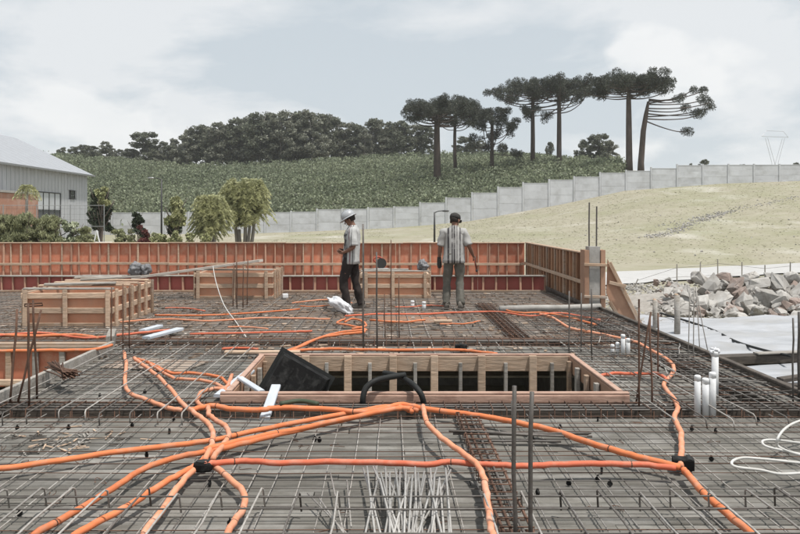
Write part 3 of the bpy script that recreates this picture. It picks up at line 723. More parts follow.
# ------------------------------------------------------------------ conduits
G = 'orange conduits over the mesh'
def conduit(pts, label, mt='cond', r=.019, z=.068, lift=None, sub=5):
    P = []
    for i, p in enumerate(pts):
        zz = z + (lift[i] if lift else 0) + random.uniform(-.003, .006); P.append(gp(p[0], p[1], zz))
    P = [q if q.z > r + .02 else Vector((q.x, q.y, r + .02)) for q in P]
    P = smooth_path(P, sub); P = [q if i in (0, len(P) - 1) else q + Vector((random.uniform(-.005, .005), random.uniform(-.005, .005), random.uniform(-.002, .004))) for i, q in enumerate(P)]
    o = MB().tube(P, r, 9).build('conduit', M[mt], None, True)
    if P[len(P) // 2].y < 7.2:
        for i in range(4 + random.randrange(8), len(P) - 2, 23):
            d = (P[i + 1] - P[i - 1]).normalized() * .0035; MB().tube([P[i] - d, P[i] + d], r * 1.10, 9).build('tie', M['rust'], o)
    return tag(o, label, 'conduit', G)
random.seed(2)
conduit([(-25, 472), (0, 469), (60, 461), (110, 453), (170, 446), (215, 440), (270, 428), (330, 416), (385, 407), (402, 407.5), (412, 412)], 'orange conduit of the sloping pair, running on past the deck side')
conduit([(20, 545), (40, 531), (79, 510), (113, 489), (144, 469), (180, 457), (220, 449), (270, 437), (330, 423), (385, 411), (404, 408), (418, 411)], 'orange conduit of the sloping pair that curves down towards the deck corner', z=.073)
conduit([(205, 450), (245, 440), (300, 428.5), (355, 417), (395, 409), (410, 409)], 'third orange conduit squeezed between the sloping pair', z=.09)
conduit([(60, 548), (81, 532), (121, 510), (153, 490), (180, 474), (198, 464), (212, 452)], 'orange conduit passing under the black junction clip', z=.078)
conduit([(140, 548), (146, 532), (162, 510), (180, 485), (192, 472), (202, 467)], 'short orange conduit ending in the black junction clip', 'condp')
conduit([(204, 467), (214, 467), (232, 481), (244, 494), (243, 508), (233, 524), (222, 545)], 'bent orange conduit curling away from the black junction clip', 'condp')
conduit([(204, 465), (216, 463), (247, 461), (280, 463), (360, 462), (427, 464.5), (447, 462), (470, 464), (515, 466), (550, 465), (592, 464), (640, 465), (676, 468)], 'straight red-orange conduit from the junction clip to the black coupler', 'condr', z=.098)
conduit([(205, 460), (212, 444), (212, 430), (205, 421), (192, 411), (181, 402), (163, 381), (150, 370), (140, 363), (134, 358)], 'faded conduit winding back from the junction clip to the cross beam', 'condp', z=.085)
conduit([(213, 459), (222, 446), (228.5, 436), (226, 427), (216, 420), (209.5, 415), (208, 407)], 'faded conduit kinked beside the winding one', 'condp', z=.085)
conduit([(124, 352), (126, 364), (125, 379), (128, 392), (147, 400), (168, 408), (182, 410)], 'pale orange conduit bending along the curb side mesh', 'condp')
conduit([(137, 359), (150, 363), (171, 373), (189, 373), (218, 377), (229, 386)], 'orange conduit of the tangle beside the opening corner, upper strand', 'cond', .016)
conduit([(150, 364), (171, 377), (180, 379), (205, 381), (222, 387), (227, 392)], 'orange conduit of the tangle beside the opening corner, lower strand', 'condp', .016)
conduit([(232, 375), (226, 388), (213, 389), (201, 393), (197, 402), (203, 407)], 'short looped conduit at the opening corner', 'condp')
conduit([(192, 410), (200, 408), (213, 406), (232, 409), (262, 410), (276, 408), (320, 409), (360, 412), (380, 410), (398, 405), (412, 406), (426, 409), (466, 414), (502, 420), (547, 429), (575, 438), (610, 449), (645, 459), (680, 467)], 'long orange conduit hugging the opening rim then crossing to the black coupler', 'cond', .022, z=.085)
conduit([(423, 406), (427, 423), (442, 438), (463, 453), (476, 464), (483, 476), (486, 490), (490, 520), (494, 545), (496, 560)], 'pale orange conduit curving down along the rusty lengthwise cage', 'condp', z=.135)
conduit([(681, 466), (681, 450), (681, 433), (674, 418), (678, 408), (673, 398), (664, 386), (668, 379), (674, 369), (668, 360), (650, 350), (638, 343), (618, 338), (590, 332), (570, 328), (553, 318), (540, 314)], 'faded conduit wandering back from the black coupler past the white pipes', 'condp', .020)
conduit([(667, 380), (657, 374), (633, 374), (613, 373.5), (600, 376)], 'short red conduit beside the opening rim corner', 'condr', .017)
conduit([(684, 470), (690, 478), (707, 497), (730, 516), (755, 537), (775, 556)], 'orange conduit leading away from the black coupler to the deck corner', 'cond', .021)
conduit([(290, 351), (330, 349), (380, 350), (420, 350), (458, 350), (470, 351), (497, 354)], 'orange conduit lying along the back rim of the opening', 'cond', .018)
conduit([(284, 352), (296, 348), (320, 338), (345, 334), (364, 332), (362, 328)], 'orange conduit bending back from the opening towards the starter bars', 'cond', .018)
conduit([(286, 353), (300, 347), (325, 336), (350, 331), (366, 330), (352, 326), (337, 323), (345, 319)], 'orange conduit doubled beside the one bending back from the opening', 'cond', .016)
conduit([(190, 334), (240, 333), (288, 332), (312, 331)], 'thin red conduit on the mesh behind the black pan', 'condr', .014)
conduit([(222, 349), (240, 348), (258, 349)], 'short red conduit piece behind the black pan', 'condr', .014)
conduit([(-15, 334), (30, 336), (75, 335), (98, 338)], 'orange conduit passing in front of the large form box', 'cond', .022)
conduit([(-15, 337), (40, 333), (85, 338), (130, 334), (170, 330)], 'second orange conduit twisted in front of the large form box', 'condr', .018)
conduit([(-15, 351), (40, 350.5), (93, 349.5), (112, 345)], 'orange conduit resting on the shaft form edge', 'cond', .018, z=.13)
conduit([(155, 315), (200, 315.5), (250, 313), (300, 309)], 'thin orange conduit between the two form boxes', 'cond', .014)
conduit([(120, 322), (165, 319), (210, 321), (262, 318), (330, 319)], 'thin faded conduit wandering between form boxes and sack', 'condp', .014)
conduit([(292, 303), (320, 300), (338, 300), (352, 303)], 'thin orange conduit behind the white sack', 'condp', .013)
conduit([(345, 316), (380, 314), (420, 314), (470, 312), (500, 312), (530, 316), (560, 313), (600, 320)], 'red conduit crossing the deck at the feet of the worker with the cap', 'condr', .015)
conduit([(370, 320), (400, 322), (425, 320)], 'short orange conduit on the plywood sheet', 'cond', .015)
conduit([(500, 309), (520, 313), (545, 313), (575, 319), (596, 325)], 'orange conduit running beside the grey pipe on the deck', 'cond', .017)
conduit([(345, 322), (352, 319), (362, 321), (366, 326), (352, 329)], 'small orange conduit loop beside the white sack', 'cond', .016)
rq = random.Random(90); wd = ('beside the square form box', 'near the large form box', 'behind the worker in the helmet', 'under the white cord', 'in front of the saw form box', 'behind the tan plywood sheet', 'between plank and sack', 'by the lengthwise beam cage', 'short of the side wall', 'along the upstand form')
for i, (x, y, l, tl) in enumerate(((165, 308, 40, 3), (20, 312, 60, -4), (300, 306, 50, -2), (228, 327, 40, 2), (395, 307, 50, -1), (440, 324, 40, -3))):
    conduit([(x, y), (x + l * .3, y + tl * .2 + rq.uniform(-1.5, 1.5)), (x + l * .65, y + tl * .6 + rq.uniform(-1.5, 1.5)), (x + l, y + tl)], 'slim stray conduit ' + wd[i], rq.choice(('condp', 'cond', 'condr')), .010)
def clip(px, py, label, w=.16):
    p = gp(px, py, .09); t = empty('junction_box', p + Vector((0, 0, -.03)), label=label, cat='junction box')
    MB().rings([[(math.cos(a) * w / 2 * s, math.sin(a) * w * .42 * s, z) for a in [2 * math.pi * k / 12 for k in range(12)]] for s, z in ((.9, 0), (1, .01), (1, .045), (.85, .055))]).build('body', M['black'], t)
    MB().rings([[(math.cos(a) * w * .36, math.sin(a) * w * .28, z) for a in [2 * math.pi * k / 12 for k in range(12)]] for z in (.055, .062)]).build('lid', M['hose'], t)
clip(203, 466, 'black junction box where the bent conduits meet', .12)
t = empty('coupler', gp(683, 468, .03), label='black coupler joining the long conduit to the faded one', cat='coupler')
piece('body', (.13, .09, .07), (0, 0, .03), M['black'], t, (0, 0, -.25)); piece('collar', (.03, .105, .08), (.04, 0, .03), M['hose'], t, (0, 0, -.25))
t = empty('coupler', gp(461, 351, .03), label='small black coupler on the conduit along the back rim', cat='coupler')
piece('body', (.14, .10, .08), (0, 0, .04), M['black'], t); piece('collar', (.03, .12, .10), (.0, 0, .04), M['hose'], t)

# ------------------------------------------------------------------ loose things on the deck
Yh = 7.0
tag(MB().tube(smooth_path([Vector((*gp(363, 408, 0).xy, .03)), at(363, 398, 6.75), at(366, 388, 6.78), at(375, 381, 6.82), at(388, 377.5, 6.9), at(405, 375, 7.0)], 6), .026, 9).build('hose', M['hose'], smooth=True), 'black corrugated hose arching up from the opening rim', 'hose')
tag(MB().tube(smooth_path([at(384, 373, 7.25), at(398, 376, 7.1), at(412, 384, 6.85), at(421, 394, 6.75), Vector((*gp(424, 408, 0).xy, .03))], 6), .026, 9).build('hose', M['hose'], smooth=True), 'second black hose bending down over the opening rim', 'hose')
tag(MB().tube(smooth_path([gp(280, 404, .12), gp(300, 401, .13), gp(318, 404, .12)], 5), .02, 8).build('hose', M['leaf_dark'], smooth=True), 'short dull green hose lying under the opening rim', 'hose')
def pan():
    """black plastic slab pan tipped into the opening"""
    t = empty('slab_pan', at(262, 393, 7.25), label='black plastic slab pan tipped into the opening', cat='slab pan')
    w, h, d = .47, .40, .22
    def T(v): return (Matrix.Rotation(R(30), 4, 'Y') @ Matrix.Rotation(R(-14), 4, 'X') @ Vector(v))
    def shell(vs, fs): return MB().poly([T(v) for v in vs], fs)
    # front face plate, sides with draft, open back rim
    a = .03; F_ = [(0, 0, 0), (w, 0, 0), (w, 0, h), (0, 0, h)]; B = [(-a, d, -a), (w + a, d, -a), (w + a, d, h + a), (-a, d, h + a)]
    shell(F_ + B, [(0, 1, 2, 3), (0, 4, 5, 1), (1, 5, 6, 2), (2, 6, 7, 3), (3, 7, 4, 0)]).build('shell', M['black'], t)
    b = .035; O = [(x - b if x < w / 2 else x + b, y, z - b if z < h / 2 else z + b) for x, y, z in B]
    O2 = [(x, y + .012, z) for x, y, z in O]
    shell(B + O + O2, [(0, 1, 5, 4), (1, 2, 6, 5), (2, 3, 7, 6), (3, 0, 4, 7), (4, 5, 9, 8), (5, 6, 10, 9), (6, 7, 11, 10), (7, 4, 8, 11)]).build('flange', M['hose'], t)
    for k in range(3):
        x = .14 + k * .14; shell([(x - .008, -.006, .04), (x + .008, -.006, .04), (x + .008, -.006, h - .04), (x - .008, -.006, h - .04), (x - .008, .002, .04), (x + .008, .002, .04), (x + .008, .002, h - .04), (x - .008, .002, h - .04)], [(0, 1, 2, 3), (0, 4, 5, 1), (1, 5, 6, 2), (2, 6, 7, 3), (3, 7, 4, 0)]).build('rib', M['black'], t)
pan()
tag(board('board', at(264.5, 419, 6.35), at(276, 386, 7.05), .085, .03, M['metalboard'], None), 'pale grey board propped over the opening front rim', 'board')
tag(board('board', at(219, 396, 6.95), at(250, 371, 8.1), .10, .03, M['metalboard'], None), 'pale grey board lying on the opening side rim', 'board')
tag(board('board', at(240, 378, 7.4), at(262, 392, 7.0), .06, .03, M['metalboard'], None), 'short grey strut crossing beside the black pan', 'board')
g = 'white pipes rising through the mesh'
def pvc(px, pb, pt, r, label, lean=0):
    a = gp(px, pb, .0); b = at(px + lean, pt, a.y); t = empty('pipe', a, label=label, cat='pipe', group=g)
    L = (b - a).length; MB().tube([(0, 0, 0), (b - a) * .5, b - a], r, 12).build('tube', M['pvc'], t, True)
    e = (b - a); MB().rings([[e + Vector((math.cos(q) * r * s, math.sin(q) * r * s, z)) for q in [2 * math.pi * k / 12 for k in range(12)]] for s, z in ((1.03, -.04), (1.05, -.004), (.95, .004), (.6, .008))]).build('cap', M['pvc'], t, True)
for a in ((697.5, 417, 376, .026, 'white capped pipe of the taller trio, outer one'), (705.5, 417, 379, .028, 'white capped pipe of the taller trio, shortest one'), (712.5, 417, 373, .028, 'white capped pipe of the taller trio, thick one'), (715, 402, 352, .030, 'tall white pipe with a taped top beside the edge board'),
          (612.5, 356, 345, .023, 'short white pipe of the far cluster, lowest one'), (617.5, 356, 343, .023, 'short white pipe of the far cluster, second one'), (623, 357, 335, .026, 'white pipe of the far cluster, tallest one'), (628, 357, 339, .025, 'white pipe of the far cluster, near the edge'),
          (412.5, 310, 301, .035, 'stubby white pipe at the form box beside the worker'), (424, 311, 302, .035, 'stubby white pipe at the feet of the worker with the cap')): pvc(*a)
tp = MB()
for k in range(14):
    c = at(715 + random.uniform(-4, 4), 350 + random.uniform(-5, 4), 6.98 + random.uniform(-.03, .03)); tp.ball(c, (random.uniform(.01, .025), .02, random.uniform(.01, .025)), 6, 4)
tag(tp.build('plastic_wrap', M['sack'], None, True), 'crumpled clear plastic wrapped on the tall white pipe', 'plastic wrap')
zc = .05
def wh(pts, label): tag(MB().tube(smooth_path([gp(p[0], p[1], p[2] if len(p) > 2 else .08) for p in pts], 6), .0088, 7).build('hose', M['whose'], smooth=True), label, 'hose', 'white hose loops')
wh([(830, 414, .2), (800, 421, .2), (786, 428, .2), (778, 438, .16), (778, 446, .1), (790, 452, .08), (812, 458, .07), (835, 462)], 'white hose rising in a raised curve by the edge board')
wh([(835, 446, .12), (800, 443, .12), (775, 440, .12), (763, 441, .12), (765, 446, .1), (780, 450, .08), (805, 455, .07), (838, 459, .07)], 'white hose loop tucked inside the raised curve')
wh([(835, 466, .10), (800, 463, .12), (762, 459, .14), (742, 458, .15), (732, 462, .15), (736, 467, .14), (760, 470, .12), (780, 474, .10), (805, 473, .08), (838, 471, .08)], 'white hose loop lying flat on the mesh')
def sack(name, c, size, m, label, cat, seed=0):
    random.seed(seed); bm = bmesh.new(); bmesh.ops.create_icosphere(bm, subdivisions=4, radius=1)
    off = Vector((seed * 3.1, 0, 0))
    for v in bm.verts:
        p = v.co.copy(); n = mnoise.noise(p * 1.6 + off) * .35 + mnoise.noise(p * 3 + off) * .16 - abs(mnoise.noise(Vector((p.x * 3, p.y * 7, p.z * 7)) + off)) * .30
        p *= 1 + n; v.co = Vector((p.x * size[0], p.y * size[1], max(p.z * size[2], -size[2] * .75)))
    me = bpy.data.meshes.new(name); bm.to_mesh(me); bm.free(); me.materials.append(m); me.polygons.foreach_set('use_smooth', [True] * len(me.polygons))
    return tag(link(name, me, None, c), label, cat)
p = gp(341, 316, 0); k = sack('plastic_sack', p + Vector((.0, .1, .15)), (.27, .15, .12), M['sack'], 'crumpled white plastic sack lying at the feet of the helmeted worker', 'sack', 3); k.rotation_euler = (0, R(35), .3)
a = at(136, 268, 17.3); sack('plastic_bag', (a.x, 17.3, .51), (.17, .14, .17), M['dsack'], 'crumpled dark grey bag on the red upstand form', 'bag', 5)
a = at(146, 268, 17.3); sack('plastic_bag', (a.x, 17.3, .50), (.12, .13, .15), M['dsack'], 'smaller grey bag leaning on the dark one', 'bag', 8)
sack('plastic_bag', (.72, 16.05, .66), (.12, .14, .12), M['dsack'], 'grey plastic bag draped on the corner of the saw form box', 'bag', 11)
def saw():
    t = empty('circular_saw', (-.14, 16.3, .57), .3, 'black circular saw lying on the form box between the workers', 'circular saw')
    MB().rings([[(math.cos(q) * .11, y, .13 + math.sin(q) * .11) for q in [2 * math.pi * k / 16 for k in range(16)]] for y in (-.012, .03)]).build('guard', M['dmetal'], t)
    piece('base_plate', (.30, .16, .012), (0, .03, .02), M['galv'], t); MB().tube([(.0, .03, .13), (.0, .16, .13)], .06, 10).build('motor', M['black'], t, True)
    MB().tube(smooth_path([(-.10, .04, .14), (-.16, .04, .22), (-.06, .04, .27), (.04, .04, .22)], 4), .018, 7).build('handle', M['tool_red'], t, True)
saw()
tag(piece('board', (.95, .15, .03), (-.05, 16.1, .583), M['woodgrey'], None, (0, 0, .04)), 'grey board on the saw form box', 'board')
tag(piece('plywood_sheet', (1.15, .8, .012), (.42, 12.55, .008), M['plytan'], None, (0, 0, .05)), 'tan plywood sheet lying on the mesh behind the starter bars', 'plywood sheet')
tag(piece('plywood_sheet', (1.0, .6, .012), (-2.6, 8.7, .012), M['plydust'], None, (0, 0, -.25)), 'tan plywood sheet under the winding conduits', 'plywood sheet')
tag(MB().tube([gp(500, 309, .09), gp(530, 308, .09), gp(562, 308, .09), gp(600, 306.5, .09)], .055, 10).build('pipe', M['conc'], None, True), 'grey pipe lying on the deck beside the side wall', 'pipe')
tag(board('board', gp(146, 338, .07), gp(180, 329, .07), .12, .04, M['metalboard'], None), 'pale grey board lying beside the large form box', 'board')
tag(board('board', gp(142, 331, .07), gp(160, 326, .07), .10, .04, M['metalboard'], None), 'short pale board offcut beside the large form box', 'board')
tag(board('board', gp(434, 321, .07), gp(452, 321, .07), .10, .03, M['woodpale'], None), 'short pale board on the mesh behind the plywood sheet', 'board')
tag(board('board', gp(110, 345, .06), gp(112.5, 337, .06), .10, .22, M['woodgrey'], None), 'short timber block at the end of the curb board', 'block')
tag(piece('foam_block', (.11, .10, .09), gp(285, 296, .06) , M['pvc'], None, (0, 0, .4)), 'small white block on the mesh by the square form box', 'block')
tag(board('board', gp(225, 352, .07), gp(300, 352, .07), .09, .03, M['woodpale'], None), 'narrow pale board lying behind the black pan', 'board')
random.seed(44)
# spacers: small wheel chairs under the mesh
def spacer_mesh():
    m = MB()
    m.rings([[(math.cos(q) * .022, y, .024 + math.sin(q) * .022) for q in [2 * math.pi * k / 10 for k in range(10)]] for y in (-.009, .009)]); m.box((0, 0, .05), (.012, .022, .016)); return m.mesh('rebar_spacer', M['black'])
sm = spacer_mesh(); n = 0
while n < 58:
    x = random.uniform(-3.2, 3.4); y = 2.9 + 4.6 * random.random() ** .8 if n < 44 else random.uniform(9, 13)
    if spans(y, y + .02, -3.3, 3.6) and any(a + .05 < x < b - .05 for a, b in spans(y - .03, y + .03, -3.3, 3.6)):
        tag(link('rebar_spacer', sm, None, (x, y, 0), (0, 0, random.uniform(0, 3)), (.72, .72, .72)), 'small black wheel spacer under the steel mesh', 'spacer', 'black spacers dotted over the deck'); n += 1
# tie-wire and wood scraps
scr = [MB().tube(smooth_path([Vector((random.uniform(-.06, .06), random.uniform(-.03, .03), random.uniform(0, .03))) for k in range(5)], 3), .0022, 4).mesh('wire_scrap', M['rust']) for _ in range(6)]
for i in range(70):
    x = random.uniform(-3, 3.3); y = random.uniform(2.9, 6.3)
    if TRV[0] - .05 < x < TRV[1] + .05: continue
    tag(link('wire_scrap', scr[i % 6], None, (x, y, .003), (0, 0, random.uniform(0, 6))), 'bent scrap of tie wire on the grey planks', 'wire scrap', 'tie wire scraps')
for i in range(70):
    x, y = -2.45 + random.gauss(0, .28), 5.75 + random.gauss(0, .16); l = random.uniform(.03, .16)
    tag(piece('wood_chip', (round(l, 2), .012, .006), (x, y, .008), random.choice((M['woodpale'], M['wooddark'], M['woodgrey'])), None, (0, 0, random.uniform(0, 3))), 'splinter in the patch of wood scraps on the planks', 'wood chip', 'wood scraps on the planks')

# ------------------------------------------------------------------ yard beside the deck
def sheet(name, x0, x1, y0, y1, z, m, label, nx=70, ny=70, amp=.03, seed=0):
    mb = MB(); o = Vector((seed, seed * 2, 0)); g = []
    for j in range(ny + 1):
        for i in range(nx + 1):
            x = x0 + (x1 - x0) * i / nx; y = y0 + (y1 - y0) * j / ny
            x += .12 * math.sin(y * 1.7 + seed) * (i / nx) ; y += .18 * math.sin(x * 1.1 + seed) * (j / ny)
            e = abs(mnoise.noise(Vector((x * .5, y * 1.6, 0)) + o)) * amp * 1.6 + abs(mnoise.noise(Vector((x * 1.6, y * 5.0, 1)) + o)) * amp * .8 + mnoise.noise(Vector((x * .35, y * .4, 5)) + o) * amp
            g.append((x, y, z + max(e, 0)))
    mb.v = g; w = nx + 1
    mb.f = [(j * w + i, j * w + i + 1, (j + 1) * w + i + 1, (j + 1) * w + i) for j in range(ny) for i in range(nx)]
    return tag(mb.build(name, m, None, True), label, 'tarpaulin')
sheet('tarpaulin', 3.92, 10.8, 11.15, 16.0, -.41, M['tarp'], 'large white tarpaulin spread between deck edge and rock pile', 110, 110, .085, 2)
sheet('tarpaulin', 3.92, 8.4, 6.4, 10.85, -.415, M['tarp'], 'smaller white tarpaulin in front of the dark beam', 60, 60, .03, 7)
t = empty('timber_beam', (4.3, 11.0, -.4), label='dark timber beam lying between the two white tarpaulins', cat='timber beam')
board('beam', (-.05, 0, .03), (1.4, .1, .06), .20, .12, M['wooddark'], t); board('beam', (1.38, .10, .06), (3.6, .35, .10), .20, .14, M['wooddark'], t); board('cap_board', (.9, .0, .135), (3.4, .25, .185), .14, .02, M['woodgrey'], t)
for a, b, lb in (((790, 395), (830, 382), 'dark board of the heap by the smaller tarpaulin, upper'), ((775, 384), (812, 388), 'dark board of the heap by the smaller tarpaulin, crossed'), ((780, 380), (808, 376), 'grey board end beside the dark heap')):
    p, q = gp(*a, -.33), gp(*b, -.30); tag(board('board', p, q, .12, .05, M['wooddark'], None), lb, 'board')
cb = [gp(660, 313, -.36), gp(690, 322, -.35), gp(715, 331, -.34), gp(737, 342, -.34), (gp(767, 351, -.3)), gp(790, 356, -.25)]
tag(MB().tube(smooth_path(cb, 6), .02, 6).build('cable', M['hose'], smooth=True), 'black cable lying across the large white tarpaulin', 'cable')
for px, pb, pt, w, lb in ((677, 338, 295, .10, 'weathered timber post standing in the large tarpaulin'), (655, 331, 300, .09, 'shorter timber post beside the raking brace')):
    a = gp(px, pb, -.42); t = empty('timber_post', a, label=lb, cat='post'); hgt = at(px, pt, a.y).z - a.z
    MB().tube([(0, 0, -.1), (.006, 0, hgt * .5), (0, 0, hgt)], [w * .55, w * .52, w * .5], 8).build('shaft', M['woodgrey'], t, True); MB().tube([(-.01, 0, hgt), (-.005, 0, hgt + .025)], [w * .42, w * .25], 8).build('split_top', M['woodpale'], t)
a = gp(639, 325, -.42); tag(MB().tube([a, a + Vector((0, 0, .5))], .018, 6).build('stake', M['rust']), 'thin rusty stake beside the raking brace', 'stake')

def rock(name, c, s, seed, label=None, group='boulders of the rock pile', m=None):
    rr = random.Random(seed); bm = bmesh.new()
    an = (rr.uniform(.9, 1.25), rr.uniform(.6, 1.0), rr.uniform(.42, .85))
    for k in range(15):
        if k < 8: v = Vector((1 if k & 1 else -1, 1 if k & 2 else -1, 1 if k & 4 else -1)) * .72 + Vector((rr.uniform(-.35, .35), rr.uniform(-.35, .35), rr.uniform(-.3, .3)))
        else: v = Vector((rr.gauss(0, 1), rr.gauss(0, 1), rr.gauss(0, 1))).normalized() * rr.uniform(.8, 1.08)
        bm.verts.new((v.x * s[0] * an[0], v.y * s[1] * an[1], v.z * s[2] * an[2]))
    r_ = bmesh.ops.convex_hull(bm, input=bm.verts); 
    bmesh.ops.bevel(bm, geom=bm.edges[:], offset=min(s) * .05, segments=1, affect='EDGES', profile=.6)
    bmesh.ops.triangulate(bm, faces=bm.faces[:]); bmesh.ops.subdivide_edges(bm, edges=bm.edges[:], cuts=1)
    for v in bm.verts: v.co += v.co.normalized() * mnoise.noise(v.co * 3 / max(s) + Vector((seed, 0, 0))) * min(s) * .24 + Vector((mnoise.noise(v.co * 9 / max(s)), mnoise.noise(v.co * 9 / max(s) + Vector((5, 0, 0))), 0)) * min(s) * .10
    me = bpy.data.meshes.new(name); bm.to_mesh(me); bm.free(); me.materials.append(m or M['rock'])
    o = link(name, me, None, c, (rr.uniform(-.8, .8), rr.uniform(-.8, .8), rr.uniform(0, 6)))
    if label: tag(o, label, 'boulder', group)
    return o
random.seed(77)
def pile():
    big = [(745, 303, .42, .30), (766, 300, .36, .38), (722, 300, .40, .22), (702, 305, .30, .24), (784, 300, .34, .30), (712, 286, .36, .26), (735, 285, .34, .24), (757, 284, .38, .22), (780, 286, .40, .28), (797, 305, .34, .28), (805, 290, .40, .30), (690, 296, .30, .26), (700, 279, .34, .24), (725, 277, .32, .2), (750, 276, .3, .2), (773, 277, .3, .2), (676, 303, .24, .2), (820, 300, .4, .3), (829, 286, .4, .3), (685, 310, .2, .16), (733, 310, .26, .18), (758, 312, .24, .16), (715, 312, .24, .16), (779, 313, .25, .2), (668, 309, .18, .13), (741, 294, .24, .2), (793, 278, .3, .2), (812, 277, .35, .22)]
    for i, (px, py, a, h) in enumerate(big):
        Y = 16.35 + (318 - py) * .045; p = at(px, py, Y)
        lb = {0: 'broad flat boulder at the foot of the rock pile', 1: 'tall pale boulder standing in the rock pile', 6: 'reddish boulder on the rock pile'}.get(i, 'angular pale boulder in the rock pile')
        rock('boulder', p, (a * .70, a * .62, h * .86), 100 + i, lb, 'boulders of the rock pile', M['rockp'] if i in (6, 9, 13, 17, 20, 25) else M['rock'])
    for i in range(230):
        px = random.uniform(655, 840); py = random.uniform(279, 318); Y = 16.3 + (318 - py) * .055; p = at(px, py, Y)
        s = random.uniform(.06, .2) if px > 668 else random.uniform(.04, .10); rock('boulder', p, (s, s * .8, s * .7), 300 + i, 'small angular stone wedged in the rock pile', 'small stones of the rock pile', M['rockp'] if i % 4 == 0 else M['rock'])
    # soil heap under the stones
    mb = MB(); g = []; n = 26
    for j in range(n + 1):
        for i in range(n + 1):
            x = 5.2 + 5.6 * i / n; y = 16.9 + 4.2 * j / n; u, v = (i / n - .55) * 2, (j / n - .45) * 2
            g.append((x, y, -.47 + max(0, .40 * (1 - u * u) * (1 - v * v)) + .07 * mnoise.noise(Vector((x * 2, y * 2, 0)))))
    mb.v = g; mb.f = [(j * (n + 1) + i, j * (n + 1) + i + 1, (j + 1) * (n + 1) + i + 1, (j + 1) * (n + 1) + i) for j in range(n) for i in range(n)]
    tag(mb.build('soil_heap', M['soil'], None, True), 'bare soil heap under the rock pile', 'soil heap')
pile()
def scatter_stones():
    V = []; m = MB(); rr = random.Random(4)
    shapes = []
    for k in range(8):
        bm = bmesh.new()
        for _ in range(8):
            v = Vector((rr.gauss(0, 1), rr.gauss(0, 1), rr.gauss(0, 1))).normalized(); bm.verts.new(v)
        bmesh.ops.convex_hull(bm, input=bm.verts); bm.verts.ensure_lookup_table(); bm.verts.index_update()
        shapes.append(([v.co.copy() for v in bm.verts], [tuple(v.index for v in f.verts) for f in bm.faces])); bm.free()
    for i in range(3000):
        if i < 2200: x = rr.uniform(4.2, 11); y = rr.uniform(16, 24.5) if x > 6 else rr.uniform(14.5, 24)
        else:
            if i < 2290: y = rr.uniform(36, 66); x = rr.uniform(12, 38)
            else:
                u_ = rr.random(); k_ = rr.random() < .7; x = (14.8 + 8.5 * u_ if k_ else 17 + 14 * u_) + rr.gauss(0, .25); y = (44.3 + 9.5 * u_ if k_ else 49 + 10 * u_) + rr.gauss(0, .35)
        if i < 2200: s = rr.uniform(.02, .075) * (1.6 if rr.random() < .12 else 1)
        else: s = rr.uniform(.03, .09)
        vs, fs = shapes[i % 8]; q = Matrix.Rotation(rr.uniform(0, 6), 3, 'Z'); z = float(gz(x, y))
        m.poly([q @ Vector((v.x * s, v.y * s, v.z * s * .7)) + Vector((x, y, z + s * .3)) for v in vs], fs)
    tag(m.build('gravel', M['rock'], None), 'loose grey stones strewn around the rock pile and slope', 'gravel', kind='stuff')
scatter_stones()
# site fence stakes along the road
t = empty('wire_fence', (8, 21, -.45), label='low wire fence of thin stakes behind the rock pile', cat='fence')
tops = []
for px, pt, pb, ln in ((634, 279, 306, 4), (677, 264, 282, 0), (700, 262, 283, .5), (718, 259, 283, -.3), (742, 262, 283, 0), (765, 265, 288, 0), (790, 262, 288, .4)):
    Y = 23.2; a = at(px, pb, Y); a.z = -.45; b = at(px + ln, pt, Y); o = Vector((8, 21, -.45))
    MB().tube([a - o, b - o], .018, 5).build('stake', M['woodgrey'], t); tops.append((a - o).lerp(b - o, .85))
for f in (1, .55): MB().tube([Vector((p.x, p.y, p.z * f)) for p in tops], .005, 4).build('wire', M['rebar'], t)

# ------------------------------------------------------------------ boundary wall of precast panels
def boundary():
    t = empty('boundary_wall', (0, 70, 0), label='pale precast panel wall stepping up the slope', cat='wall')
    tops = [(240, 212.5), (265, 212.5), (291, 212), (317, 209.7), (342, 209.2), (368, 208), (394, 207), (420, 203), (446, 198), (472, 193), (498, 187.5), (523, 183.3), (549, 180), (574, 177), (600, 173), (626, 171), (651, 168.4), (677, 165.4)]
    px = 677
    while px < 1010: px += 25.6; tops.append((px, 165.2 - (px - 677) * .004))
    px = 240; pre = []
    while px > -120: px -= 25.6; pre.append((px, 212.5 + (240 - px) * .003))
    tops = pre[::-1] + tops
    for i in range(len(tops) - 1):
        a = at(tops[i][0], tops[i][1], 70); b = at(tops[i + 1][0], tops[i][1], 70); w = b.x - a.x
        z0 = min(gz(a.x, 70), gz(b.x, 70)) - .3; n = 4; h = (a.z - z0) / n
        for k in range(n): piece('panel', (round(w - .10, 2), .06, round(h - .006, 3)), ((a.x + b.x) / 2 + .05, .02 * (k % 2) * .3, z0 + h * (k + .5)), M['wallc'], t)
        piece('cap', (round(w, 2), .09, .04), ((a.x + b.x) / 2 + .05, 0, a.z + .01), M['wallc'], t)
        piece('post', (.14, .14, round(a.z - z0 + .12, 1)), (a.x, -.02, (a.z + z0) / 2 + .04), M['wallc'], t)
boundary()

